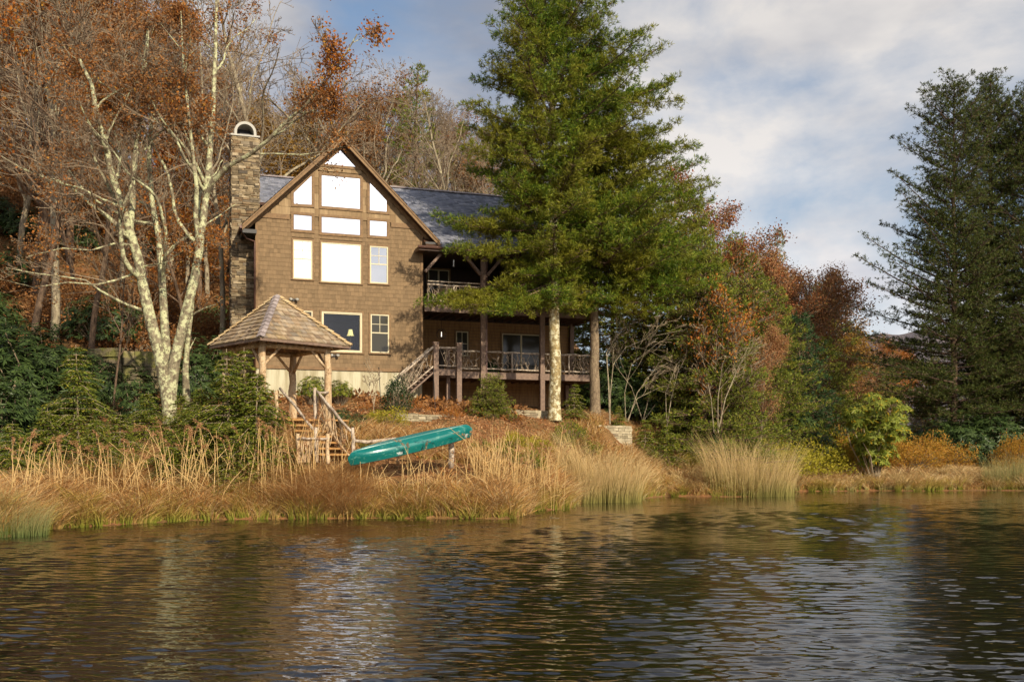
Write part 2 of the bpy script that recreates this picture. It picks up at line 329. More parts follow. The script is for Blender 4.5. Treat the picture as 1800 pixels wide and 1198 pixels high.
def thing(name, label, cat, loc, rotz=0, group=None, off=None):
    o = bpy.data.objects.new(name, None); COL.objects.link(o); o.location = loc; o.rotation_euler = (0, 0, rotz)
    o.empty_display_size = .3
    o['label'] = label; o['category'] = cat
    if group: o['group'] = group
    OFF[o.name] = tuple(loc) if off is None else off
    return o
def tag(o, label, cat, group=None):
    o['label'] = label; o['category'] = cat
    if group: o['group'] = group
    return o
def struct(o): o['kind'] = 'structure'; return o
def unit(v):
    v = np.asarray(v, float); return v / np.maximum(np.linalg.norm(v, axis=-1, keepdims=True), 1e-9)
def perp(D, rng):
    S = np.cross(D, rng.normal(size=D.shape)); return unit(S)
def wp(px, py, Y): return np.array([(px - 900) / F * Y, Y, CAMZ + (HOR - py) / F * Y])

# ---------------------------------------------------------------- ground sheet
def azp(px): return math.degrees(math.atan((px - 900) / F))
PROF = [  # (pixel column, [(Y, z) ...]) front half
 (-2500, [(16, -.8), (18, 0), (20, .8), (28, 3), (45, 8), (80, 24), (160, 40), (1500, 60)]),
 (-300, [(19, -.8), (20.5, 0), (21.3, .5), (27, 1.5), (36, 3), (45, 6), (60, 13), (90, 32), (140, 46), (1500, 60)]),
 (0, [(21, -.8), (22.3, 0), (23, .35), (26, .8), (30, 1.4), (35, 2.5), (40, 3.4), (48, 6.5), (60, 12), (90, 30), (140, 46), (1500, 60)]),
 (150, [(24.6, -.8), (25.9, 0), (26.6, .35), (29, .8), (32, 1.7), (36, 3.0), (40, 3.7), (48, 6.5), (60, 11.5), (90, 29), (140, 44), (1500, 60)]),
 (400, [(27.4, -.8), (28.7, 0), (29.3, .35), (30.5, .9), (32, 1.7), (34.5, 2.9), (38, 3.4), (43, 4.1), (52, 5.5), (62, 9), (92, 24), (140, 36), (1500, 55)]),
 (620, [(27.8, -.8), (29.2, 0), (29.8, .35), (30.6, .9), (32, 1.65), (34.5, 2.4), (38, 3.2), (43, 4.15), (52, 4.8), (62, 8), (92, 22), (140, 34), (1500, 50)]),
 (780, [(27.8, -.8), (29.2, 0), (29.8, .35), (31, .95), (33, 1.5), (36, 2.3), (39, 3.2), (44, 3.9), (52, 4.6), (62, 7.5), (92, 20), (140, 32), (1500, 45)]),
 (880, [(27.6, -.8), (29.0, 0), (29.5, .3), (31, .8), (34, 1.3), (38, 2.2), (41, 3.0), (46, 3.9), (52, 4.4), (62, 7), (92, 17), (140, 28), (1500, 40)]),
 (960, [(31.5, -.8), (33.8, 0), (34.3, .3), (36, .8), (39, 1.7), (42, 2.7), (44.5, 3.4), (50, 4.0), (62, 6), (92, 14), (140, 22), (1500, 40)]),
 (1050, [(38, -.8), (39.8, 0), (40.3, .3), (41.5, .9), (43.5, 2.0), (44.6, 2.7), (45.2, 3.3), (50, 3.9), (62, 5.5), (92, 9), (140, 14), (1500, 35)]),
 (1170, [(42.5, -.8), (45, 0), (45.5, .3), (46.5, .8), (49, 2.0), (50.5, 3.0), (56, 3.4), (70, 4.5), (100, 7), (160, 9), (1500, 25)]),
 (1300, [(42.5, -.8), (44.4, 0), (45, .3), (48, .7), (52, 1.3), (60, 1.9), (80, 2.6), (120, 4), (250, 6), (1500, 15)]),
 (1420, [(49, -.8), (51.5, 0), (52, .3), (55, .7), (60, 1.3), (75, 1.8), (120, 2.2), (300, 4), (500, 14), (900, 106), (1500, 110)]),
 (1550, [(50, -.8), (52.2, 0), (52.8, .3), (56, .7), (62, 1.2), (80, 1.7), (120, 2.0), (300, 4), (500, 14), (900, 112), (1500, 115)]),
 (1800, [(50, -.8), (52.2, 0), (52.8, .3), (56, .7), (62, 1.2), (80, 1.7), (120, 2.2), (300, 4), (500, 14), (900, 114), (1500, 118)]),
 (3000, [(30, -.8), (33, 0), (34, .5), (40, 1.2), (62, 2), (120, 4), (300, 12), (600, 40), (1500, 60)]),
]
RAZ = []; RGRID = np.concatenate([np.linspace(0, 26, 14)[:-1], np.linspace(26, 62, 110)[:-1], np.geomspace(62, 1700, 60)])
ZT = []
for px, t in PROF:
    az = azp(px); c = math.cos(R(az)); ys = [0] + [a / c for a, _ in t]; zs = [-.8] + [z for _, z in t]
    RAZ.append(az); ZT.append(np.interp(RGRID, ys, zs))
for az, t in ((78, [(30, -.8), (60, 0), (65, 1), (120, 5), (170, 12), (1700, 40)]), (120, [(50, -.8), (90, 0), (95, 1), (150, 14), (230, 24), (1700, 50)]),
              (180, [(60, -.8), (110, 0), (115, 1), (160, 16), (230, 25), (1700, 50)]), (240, [(40, -.8), (80, 0), (85, 1), (150, 14), (230, 24), (1700, 50)]),
              (285, [(15, -.8), (25, 0), (28, 1), (60, 8), (150, 30), (1700, 50)])):
    RAZ.append(az); ZT.append(np.interp(RGRID, [0] + [a for a, _ in t], [-.8] + [z for _, z in t]))
order = np.argsort(np.mod(RAZ, 360)); RA = np.mod(np.array(RAZ), 360)[order]; ZT = np.array(ZT)[order]
RA = np.concatenate([[RA[-1] - 360], RA, [RA[0] + 360]]); ZT = np.vstack([ZT[-1], ZT, ZT[0]])
def gz_polar(az, r):
    az = np.mod(az, 360.0); i = np.clip(np.searchsorted(RA, az) - 1, 0, len(RA) - 2)
    f = (az - RA[i]) / (RA[i + 1] - RA[i]); f = f * f * (3 - 2 * f) * .5 + f * .5
    j = np.clip(np.searchsorted(RGRID, r) - 1, 0, len(RGRID) - 2); g = np.clip((r - RGRID[j]) / (RGRID[j + 1] - RGRID[j]), 0, 1)
    z = (ZT[i, j] * (1 - f) + ZT[i + 1, j] * f) * (1 - g) + (ZT[i, j + 1] * (1 - f) + ZT[i + 1, j + 1] * f) * g
    return z
def gz(x, y):
    x = np.asarray(x, float); y = np.asarray(y, float)
    r = np.hypot(x, y); az = np.degrees(np.arctan2(x, y)); z = gz_polar(az, r)
    w = np.clip((z + .1) * 2, 0, 1)
    b = .10 * np.sin(x * 1.7 + y * .6) * np.sin(y * 1.3 - x * .4) + .06 * np.sin(x * 4.1 + 1) * np.sin(y * 3.7)
    far = np.clip((r - 60) / 60, 0, 1) * (1.2 * np.sin(x * .11 + 2) * np.sin(y * .09) + .5 * np.sin(x * .31) * np.sin(y * .27 + 1))
    far = far * np.clip((420 - r) / 200, 0, 1) + np.clip((r - 400) / 400, 0, 1) * (2.5 * np.sin(az * .9) + 1.5 * np.sin(az * 2.9 + 1))
    return z + w * (b + far) * np.where(z > -.2, 1, 0)
def gzf(x, y): return float(gz(x, y))
def at(px, Y, dz=0.0):
    x = (px - 900) / F * Y; return (x, Y, gzf(x, Y) + dz)

azs = np.radians(np.concatenate([np.arange(-36, 36, .3), np.arange(36, 324, 3)])); rs = np.concatenate([[4.0, 10, 16], np.linspace(19, 62, 150)[:-1], np.geomspace(62, 1700, 70)])
A_, R_ = np.meshgrid(azs, rs, indexing='ij'); X_ = np.sin(A_) * R_; Y_ = np.cos(A_) * R_
V = np.stack([X_, Y_, gz(X_, Y_)], -1).reshape(-1, 3); na, nr = len(azs), len(rs)
i, j = np.meshgrid(np.arange(na), np.arange(nr - 1), indexing='ij'); i2 = (i + 1) % na
fq = np.stack([i * nr + j, i * nr + j + 1, i2 * nr + j + 1, i2 * nr + j], -1).reshape(-1, 4)
near = (rs[:-1] < 350)[None, :].repeat(na, 0).ravel()
mb = MB(); mb.add(V, fq[near]); g = struct(mb.obj('ground', 'ground', smooth=True))
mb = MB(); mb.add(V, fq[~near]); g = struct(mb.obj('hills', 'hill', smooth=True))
# pond: real wavelets, crests mostly across the view, calmer and rougher patches
wr = np.random.default_rng(44)
waz = np.radians(np.concatenate([np.arange(-31, 31, .075), np.arange(33, 327, 3)])); wrs = np.concatenate([[.01, 3], np.geomspace(6.0, 62, 950), [90, 150, 230]])
A_, R_ = np.meshgrid(waz, wrs, indexing='ij'); X_ = np.sin(A_) * R_; Y_ = np.cos(A_) * R_; Z_ = np.zeros_like(X_)
gust = .8 + .35 * np.sin(X_ * .23 + np.sin(Y_ * .31) * 1.3) * np.sin(Y_ * .19 + X_ * .07 + 1) + .2 * np.sin(X_ * .9 + Y_ * .6)
for k in range(80):
    lam = .08 * (.5 / .08) ** (wr.random() ** .85); th = wr.normal() * .27 + R(5); kx, ky = math.sin(th) * 6.283 / lam, math.cos(th) * 6.283 / lam
    slope = .0235 * (1.0 if lam < .7 else .55); ph = kx * X_ + ky * Y_ + wr.random() * 6.28 + .9 * np.sin(X_ * (.4 + wr.random() * .8) + wr.random() * 6) + .6 * np.sin(Y_ * (.3 + wr.random() * .8) + wr.random() * 6)
    cut = np.clip((lam / np.maximum(R_ * .00148 * 2.2, .0037 * R_ * 2.0) - .8), 0, 1)
    Z_ += slope * lam / 6.283 * (np.sin(ph) + .22 * np.sin(2 * ph + 1.5)) * cut
Z_ *= gust * (R_ > 4) * (R_ < 80)
Vw = np.stack([X_, Y_, Z_], -1).reshape(-1, 3); na, nr = len(waz), len(wrs)
i, j = np.meshgrid(np.arange(na), np.arange(nr - 1), indexing='ij'); i2 = (i + 1) % na
mb = MB(); mb.add(Vw, np.stack([i * nr + j, i * nr + j + 1, i2 * nr + j + 1, i2 * nr + j], -1).reshape(-1, 4)); w = struct(mb.obj('water', 'water', smooth=True))

# ---------------------------------------------------------------- plants: wood, leaves, generators
def rot_about(v, axis, a): return Matrix.Rotation(a, 3, axis) @ v
class Wood:
    def __init__(s): s.P = []; s.Rr = []; s.lv = []; s.tp = []; s.td = []
def grow(w, rng, p, d, ln, r, lvl, cfg, pts=None):
    mx = cfg['levels']
    if pts is None:
        n = max(3, int(ln / cfg.get('step', .5))) if lvl < mx else 3
        pts = [p.copy()]; rr = [r]; q = p.copy(); dd = d.copy(); wob = cfg['wob'] * (1 if lvl else .35)
        for k in range(n):
            dd = (dd + Vector((rng.gauss(0, wob), rng.gauss(0, wob), rng.gauss(0, wob) + cfg['trop'] * (1 if lvl else .3)))).normalized()
            q = q + dd * (ln / n); pts.append(q.copy()); rr.append(r * (1 - .8 * (k + 1) / n))
    else:
        pts = [Vector(x) for x in pts]; n = len(pts) - 1; rr = [r * (1 - .82 * k / n) for k in range(n + 1)]
        ln = sum((pts[k + 1] - pts[k]).length for k in range(n))
    w.P.append(np.array([tuple(x) for x in pts])); w.Rr.append(np.maximum(np.array(rr), cfg.get('rmin', .006))); w.lv.append(lvl)
    if lvl >= mx - 1:
        for k in range(1, n + 1):
            w.tp.append(tuple(pts[k])); w.td.append(tuple((pts[k] - pts[k - 1]).normalized()))
    if lvl >= mx: return
    nc = max(2, int(cfg['kids'][lvl] * (.8 + .4 * rng.random())))
    s0 = cfg['start'][lvl]
    for c in range(nc):
        f = s0 + (1 - s0) * (c + rng.random()) / nc; f = min(.98, f); k = min(n - 1, int(f * n)); g_ = f * n - k
        q = pts[k].lerp(pts[k + 1], g_); dd = (pts[k + 1] - pts[k]).normalized()
        ax = dd.cross(Vector((rng.gauss(0, 1), rng.gauss(0, 1), rng.gauss(0, 1)))).normalized()
        ang = cfg['ang'][lvl] * (.75 + .5 * rng.random()); cd = rot_about(dd, ax, R(ang))
        if cd.z < cfg.get('minz', -.2): cd.z = abs(cd.z) * .5; cd.normalize()
        cl = ln * cfg['ratio'][lvl] * (1.15 - .75 * (f - s0) / (1 - s0 + 1e-6)) * (.7 + .6 * rng.random())
        rk = max(rr[k] * .55, cfg.get('rmin', .006))
        grow(w, rng, q, cd, cl, min(rk, cl * .03 + .006), lvl + 1, cfg)
def wood_meshes(w, mat, tmat, off=(0, 0, 0), names=('trunk', 'twigs'), cut=2, minr=0.0):
    a, b = MB(), MB()
    hv = [k for k in range(len(w.P)) if w.lv[k] == 0]
    md = [k for k in range(len(w.P)) if 0 < w.lv[k] < cut]; tw = [k for k in range(len(w.P)) if w.lv[k] >= cut]
    a.paths([w.P[k] for k in hv], [w.Rr[k] for k in hv], 10); a.paths([w.P[k] for k in md], [w.Rr[k] for k in md], 6)
    b.paths([w.P[k] for k in tw], [w.Rr[k] for k in tw], 3)
    return a, b
def leaves_at(w, n, size, rng, spread=.12, droop=.3, patch=0.0, zmin=None, aspect=.6):
    tp = np.array(w.tp); td = np.array(w.td); k = rng.integers(0, len(tp), int(n * (2.2 if patch else 1)))
    C = tp[k] + rng.normal(size=(len(k), 3)) * spread
    if patch:
        ph = np.sin(C[:, 0] * 1.3 + 2) + np.sin(C[:, 1] * 1.1 + 1) + np.sin(C[:, 2] * 1.5); keep = ph + rng.normal(size=len(C)) * .6 > patch * 2 - 1
        C = C[keep]; k = k[keep]
    if zmin is not None: q = C[:, 2] > zmin; C = C[q]; k = k[q]
    D = unit(td[k] * .5 + rng.normal(size=C.shape) * .6 + np.array([0, 0, -droop])); S = perp(D, rng)
    sz = size * (.6 + .8 * rng.random(len(C)))
    m_ = MB(); m_.kites(C, D, S, sz, sz * aspect, .1); return m_
CFG_BARE = dict(levels=4, wob=.16, trop=.05, kids=(15, 6, 5, 4), start=(.38, .2, .15, .1), ang=(48, 42, 40, 40), ratio=(.36, .5, .5, .5), step=.6, rmin=.010)
def make_decid(name, seed, H, r, cfg=CFG_BARE, leafn=0, leafmat_='rust', leafsize=.11, bark='bark_grey', twig='twigs_brown', patch=0, lean=0.0, spread=.15):
    rng = random.Random(seed); w = Wood()
    grow(w, rng, Vector((0, 0, 0)), Vector((lean, 0, 1)).normalized(), H, r, 0, cfg)
    a, b = wood_meshes(w, bark, twig)
    out = [('trunk', a.mesh(name + '_trunk', bark, True)), ('twigs', b.mesh(name + '_twigs', twig))]
    if leafn: out.append(('crown', leaves_at(w, leafn, leafsize, np.random.default_rng(seed), spread, patch=patch).mesh(name + '_crown', leafmat_)))
    return out
def place(parts, name, label, cat, loc, rotz=0, sc=(1, 1, 1), group=None):
    t = thing(name, label, cat, loc, rotz, group); t.scale = sc
    for n, me in parts:
        o = bpy.data.objects.new(n, me); COL.objects.link(o); o.parent = t
    return t

def tufts(mbx, C, D, rng, k, ln, wd, spreadk=.75):
    C = np.repeat(C, k, 0); D = np.repeat(D, k, 0); Dn = unit(D * .75 + rng.normal(size=C.shape) * spreadk * .75)
    mbx.kites(C, Dn, perp(Dn, rng), ln * (.7 + .6 * rng.random(len(C))), wd, 0)
def pine_branch(w, C, D, base, tip, r, rng, arch=.12, sec=.26, secr=.34, tstep=.13, start=.25, flat=.25, cj=.05):
    base = np.array(base, float); tip = np.array(tip, float); ln = np.linalg.norm(tip - base); n = max(4, int(ln / .4))
    f = np.linspace(0, 1, n + 1); P = base + (tip - base) * f[:, None]; P[:, 2] += -arch * ln * np.sin(f * math.pi) * .8 + 0
    P[:, :2] += np.cumsum(rng.normal(size=(n + 1, 2)) * .03, 0); P[0] = base
    w[0].append(P); w[1].append(np.maximum(r * (1 - .85 * f), .008))
    d = unit(tip - base); side = unit(np.cross(d, (0, 0, 1))); up = np.array([0, 0, 1.0])
    ns = int(ln * (1 - start) / sec) + 1
    for k in range(ns):
        t = start + (1 - start) * (k + rng.random()) / ns; q = base + (tip - base) * t; q = np.array([np.interp(t, f, P[:, a]) for a in range(3)])
        for sg in (-1, 1):
            sl_ = min(1.5, ln * secr) * (1.12 - t) * (.6 + .7 * rng.random()) + .15
            sdir = unit(side * sg * (.8 + .4 * rng.random()) + d * (.55 + .3 * rng.random()) + up * (rng.normal() * flat + .12))
            e = q + sdir * sl_; w[2].append(np.array([q, (q + e) / 2 + up * rng.normal() * .02, e])); w[3].append(np.array([.012, .009, .006]))
            m_ = max(2, int(sl_ / tstep)); tt = (np.arange(m_) + rng.random(m_)) / m_; tt = .2 + .8 * tt
            cc = q + (e - q) * tt[:, None] + rng.normal(size=(m_, 3)) * cj
            C.append(cc); D.append(np.repeat(unit(sdir + up * .45)[None], m_, 0))
    C.append(tip[None] + rng.normal(size=(3, 3)) * .05); D.append(np.repeat(unit(d + up * .5)[None], 3, 0))
def conifer(seed, H, crown0, prof, r, whorl=.45, nb=5, rise=(.15, .55), tk=7, tl=.13, tw=.022, sec=.26, tstep=.13, arch=.1, extra=(), skip=None, curve=None, flat=.25, start=.25, rough=.35, cj=.05, secr=.34, fwd=1.0):
    """prof(z, az) -> branch length. Returns wood MB, limb MB, crown MB around the origin."""
    rng = np.random.default_rng(seed); w = ([], [], [], []); C, D = [], []
    zt = np.linspace(0, H, int(H / .6) + 2); tr = np.zeros((len(zt), 3)); tr[:, 2] = zt
    wob = np.cumsum(rng.normal(size=(len(zt), 2)) * .02, 0); tr[:, :2] = wob
    if curve is not None: tr[:, 0] += curve * zt
    rr = r * (1 - zt / H) ** .8 + .012; rr[0] *= 1.25
    z = crown0
    while z < H - .15:
        k = nb + rng.integers(-1, 2); a0 = rng.random() * 6.28
        for i_ in range(max(2, k)):
            az = a0 + i_ * 6.283 / k + rng.normal() * .25; zz_ = z + rng.normal() * .12; zz_ = min(max(zz_, crown0), H - .05)
            ln = prof(zz_, az) * (1 - rough + 2 * rough * rng.random() * .9)
            if ln < .15 or (skip and skip(zz_, az)): continue
            fr = (zz_ - crown0) / (H - crown0); ri = rise[0] + (rise[1] - rise[0]) * fr
            q = np.array([np.interp(zz_, zt, tr[:, 0]), np.interp(zz_, zt, tr[:, 1]), zz_])
            tip = q + np.array([math.cos(az) * ln, math.sin(az) * ln, ln * (ri + rng.normal() * .08)])
            pine_branch(w, C, D, q, tip, .015 + ln * .011, rng, arch, sec, secr, tstep, start, flat, cj)
        z += whorl * (.75 + .5 * rng.random())
    for (p, q, rr_) in extra: pine_branch(w, C, D, p, q, rr_, rng, arch, sec * .8, secr, tstep * .9, .3, flat, cj)
    C = np.concatenate(C); D = np.concatenate(D); tk_ = MB(); tk_.paths([tr], [rr], 14)
    lb = MB(); lb.paths(w[0], w[1], 5); lb.paths(w[2], w[3], 3)
    cr = MB(); tufts(cr, C, D, rng, tk, tl, tw)
    return tk_, lb, cr
def conif_parts(name, c, bark, leaf, limb='bark_brown'):
    return [('trunk', c[0].mesh(name + '_trunk', bark, True)), ('limbs', c[1].mesh(name + '_limbs', limb)), ('crown', c[2].mesh(name + '_crown', leaf))]

def shrub(seed, rx, ry, h, style, n, leaf, stem='twigs_brown', lsize=.12, base=0.15, stems=14, shell=.55, tiers=0):
    rng = np.random.default_rng(seed); u = unit(rng.normal(size=(n, 3))); u[:, 2] = np.abs(u[:, 2])
    lump = 1 + .16 * np.sin(u[:, 0] * 5 + seed) * np.sin(u[:, 1] * 4 + seed * 2) + .12 * np.sin(u[:, 2] * 7 + u[:, 0] * 3)
    rr = (shell + (1 - shell) * rng.random(n) ** .6) * lump
    C = np.stack([u[:, 0] * rx * rr, u[:, 1] * ry * rr, base * h + u[:, 2] * h * (1 - base) * rr], 1)
    if tiers:   # separate umbrella-like sprays with gaps, tapering towards the foot
        tc_ = unit(rng.normal(size=(tiers, 3))) * np.array([rx, ry, h * .42]) * (.45 + .55 * rng.random((tiers, 1)) ** .5); tc_[:, 2] += h * .52; tc_[:, :2] *= np.clip((tc_[:, 2:3] / h) * 1.5, .35, 1)
        k = rng.integers(0, tiers, n); C = tc_[k] + u * np.array([.5, .5, .28])
    o = unit(np.stack([u[:, 0], u[:, 1], u[:, 2] + .3], 1)); m_ = MB()
    if style == 'whorl':
        k = 8; a = rng.random(n)[:, None] * 6.28 + np.arange(k)[None] * 6.283 / k
        ex = perp(o, rng); ey = np.cross(o, ex)
        Dk = np.cos(a)[..., None] * ex[:, None] + np.sin(a)[..., None] * ey[:, None] + o[:, None] * .15 + rng.normal(size=(n, k, 3)) * .18 + np.array([0, 0, -.35])
        Dk = unit(Dk).reshape(-1, 3); CC = np.repeat(C, k, 0); S = unit(np.cross(Dk, np.repeat(o, k, 0)) + 1e-4)
        m_.kites(CC, Dk, S, lsize * (.7 + .6 * rng.random(len(CC))), lsize * .30, .06)
    elif style == 'needle':
        tufts(m_, C, unit(o + np.array([0, 0, .6])), rng, 6, lsize, lsize * .18)
    else:
        CC = np.repeat(C, 3, 0) + rng.normal(size=(n * 3, 3)) * lsize * .8; Dk = unit(np.repeat(o, 3, 0) * .6 + rng.normal(size=CC.shape) * .7)
        m_.kites(CC, Dk, perp(Dk, rng), lsize * (.6 + .8 * rng.random(len(CC))), lsize * .5, .08)
    s_ = MB(); P, Q = [], []
    pick = rng.integers(0, n, stems * 4)
    for k in pick:
        e = C[k]; b0 = np.array([e[0] * .12, e[1] * .12, -.1]); md = (b0 + e) / 2 + rng.normal(size=3) * .05 * h + np.array([0, 0, .1 * h])
        P.append(np.array([b0, md, e])); Q.append(np.array([.014, .010, .005]) * (.6 + h * .5))
    s_.paths(P, Q, 4)
    return [('stems', s_.mesh('stems', stem)), ('crown', m_.mesh('crown', leaf))]
def hemlock(seed, H, Rb, leaf='hemlock', dens=1.0):
    """drooping flat sprays on near-horizontal branches"""
    rng = np.random.default_rng(seed); st = MB(); P, Q = [np.array([[0, 0, -.1], [.03, 0, H * .5], [.0, .03, H]])], [np.array([.05, .03, .006]) * (H / 3)]
    C, D, S = [], [], []; z = .12 * H
    while z < H * .97:
        f = z / H; ln0 = Rb * (1 - f) ** .75 + .08
        for k in range(int(4 + 3 * dens)):
            az = rng.random() * 6.283; ln = ln0 * (.55 + .6 * rng.random()); d = np.array([math.cos(az), math.sin(az), 0]); sd_ = np.array([-d[1], d[0], 0])
            n = max(3, int(ln / .07 * dens)); t = (np.arange(n) + rng.random(n)) / n
            droop = .35 * ln; B = np.array([0, 0, z]) + d * (ln * t)[:, None] + np.array([0, 0, 1]) * (.25 * ln * t - droop * t ** 2 * 1.4)[:, None]
            P.append(np.array([[0, 0, z], B[n // 2], B[-1]])); Q.append(np.array([.012, .008, .004]))
            for sg in (-1, 1):
                m_ = 3; w_ = (ln * .32 * (1.1 - t))[:, None] * (np.arange(1, m_ + 1) / m_)[None]
                cc = B[:, None] + sd_ * sg * w_[..., None] + d * (w_ * .5)[..., None] + rng.normal(size=(n, m_, 3)) * .02; cc[..., 2] -= w_ * .35
                dd = unit(sd_ * sg * .9 + d * .7 + np.array([0, 0, -.35]) + rng.normal(size=(n, m_, 3)) * .25)
                C.append(cc.reshape(-1, 3)); D.append(dd.reshape(-1, 3))
        z += .13 * (.7 + .6 * rng.random()) * max(1, H / 3)
    C = np.concatenate(C); D = np.concatenate(D); S = unit(np.cross(D, np.array([0, 0, 1.0]) + rng.normal(size=D.shape) * .35))
    cr = MB(); cr.kites(C, D, S, .10 * (.7 + .6 * rng.random(len(C))), .045, .05); st.paths(P, Q, 4)
    return [('stems', st.mesh('stems', 'twigs_pale')), ('crown', cr.mesh('crown', leaf))]

# ---------------------------------------------------------------- the house
HX, HY = -11.0, 44.0; TH = math.atan2(.33, .944); UX, UY = math.cos(TH), math.sin(TH)
HZ = 3.7
def hu(px, v=0.0):
    k = (px - 900) / F; return (k * (HY + v * UX) - HX + v * UY) / (UX - k * UY)
def hzz(px, py, v=0.0):
    u = hu(px, v); Y = HY + u * UY + v * UX; return CAMZ + (HOR - py) / F * Y
def h2w(u, v, z): return (HX + u * UX - v * UY, HY + u * UY + v * UX, z)
house = thing('lake_house', 'brown shingled three storey house with steep glass gable and stone chimney', 'house', (HX, HY, HZ), TH, off=(0, 0, HZ))
WD = 7.34; UC = 3.63; ZF = hzz(450, 641); ZE = hzz(452.6, 381)          # foundation top, band
ZA = 15.75; SL = .985                                                    # gable apex (roof top plane)
DEPTH = 9.5; FL2 = hzz(745, 538)
def gl_top(u): return ZA - .18 - abs(u - UC) * SL                       # underside of roof at the wall
mb = MB(); mb.box(0, WD, .02, DEPTH, HZ - .8, ZF); mb.obj('foundation', 'foundation', house)
# window table: name, polygon in pixels (clockwise from top-left), kind
def rectpx(x0, x1, yt, yb): return [(x0, yt), (x1, None), (x1, None), (x0, yb)]
wins = []
def addwin(x0, x1, yt, yb, kind):
    u0, u1 = hu(x0), hu(x1); zt, zb = hzz(x0, yt), hzz(x0, yb); wins.append(([(u0, zb), (u1, zb), (u1, zt), (u0, zt)], kind))
def addpoly(pts, kind): wins.append(([(hu(x), hzz(x, y)) for x, y in pts], kind))
addpoly([(567.2, 289.3), (628.2, 295.0), (601.0, 260.5)], 'top')
addpoly([(515.3, 359.4), (548.8, 361.1), (548.8, 306.3), (515.3, 338.5)], 'up')
addwin(564.4, 633.9, 306.9, 363.1, 'up')
addpoly([(649, 370.8), (680.8, 373.6), (680.8, 351.7), (649, 318.5)], 'up')
addwin(515.3, 548.8, 376.0, 404.0, 'up'); addwin(564.4, 633.9, 380.1, 409.5, 'up'); addwin(649, 680.8, 386.5, 414.5, 'up')
addwin(515.3, 548.8, 421.2, 489.5, 'dh'); addwin(564.4, 634.5, 425.5, 495.0, 'pic'); addwin(650.0, 681.8, 432.0, 497.5, 'dh2')
addwin(517.5, 549.5, 545.0, 612.5, 'dh2'); addwin(565.2, 636.3, 546.8, 617.5, 'clear'); addwin(651.2, 683.7, 551.8, 619.5, 'dh2')
def inset(poly, w):
    n = len(poly); out = []
    for i in range(n):
        p0, p1, p2 = [np.array(poly[k % n]) for k in (i - 1, i, i + 1)]
        d1 = unit(p1 - p0); d2 = unit(p2 - p1); n1 = np.array([-d1[1], d1[0]]); n2 = np.array([-d2[1], d2[0]])
        a = p1 + n1 * w; b = p1 + n2 * w; A = np.array([d1, -d2]).T; t = np.linalg.solve(A, b - a); out.append(tuple(a + d1 * t[0]))
    return out
def ring(mb, outer, inner, v0, v1):   # v0 front, v1 back
    n = len(outer); V = [(u, v0, z) for u, z in outer] + [(u, v0, z) for u, z in inner] + [(u, v1, z) for u, z in outer] + [(u, v1, z) for u, z in inner]
    f = []
    for i in range(n):
        j = (i + 1) % n; f += [[i, j, n + j, n + i], [n + i, n + j, 3 * n + j, 3 * n + i], [i, 2 * n + i, 2 * n + j, j]]
    mb.add(V, f)
def polyface(mb, poly, v):
    n = len(poly); V = [(u, v, z) for u, z in poly]
    mb.add(V, [[0, 1, 2, 3]] if n == 4 else [[0, 1, 2]])
# wall core with one real opening (the living room window)
def rect_holes(u0, u1, z0, z1, hole): pass
hole = wins[11][0]; hu0, hu1 = hole[0][0], hole[1][0]; hz0, hz1 = hole[0][1], hole[2][1]
mb = MB(); outer = [(0, ZF), (WD, ZF), (WD, gl_top(WD)), (UC, gl_top(UC)), (0, gl_top(0))]
hh = inset(hole, .03)
tri = tessellate_polygon([[Vector((a, b, 0)) for a, b in outer], [Vector((a, b, 0)) for a, b in hh[::-1]]])
allp = outer + hh[::-1]; mb.add([(a, .03, b) for a, b in allp], [list(t) for t in tri])
n = 4; mb.add([(a, .03, b) for a, b in hh] + [(a, .22, b) for a, b in hh], [[i, (i + 1) % 4, 4 + (i + 1) % 4, 4 + i] for i in range(4)])
mb.box(-.0, .02, .03, DEPTH, ZF, gl_top(0)); mb.box(WD - .02, WD, .03, DEPTH, ZF, gl_top(WD) )
wall = mb.obj('wall', 'siding', house)
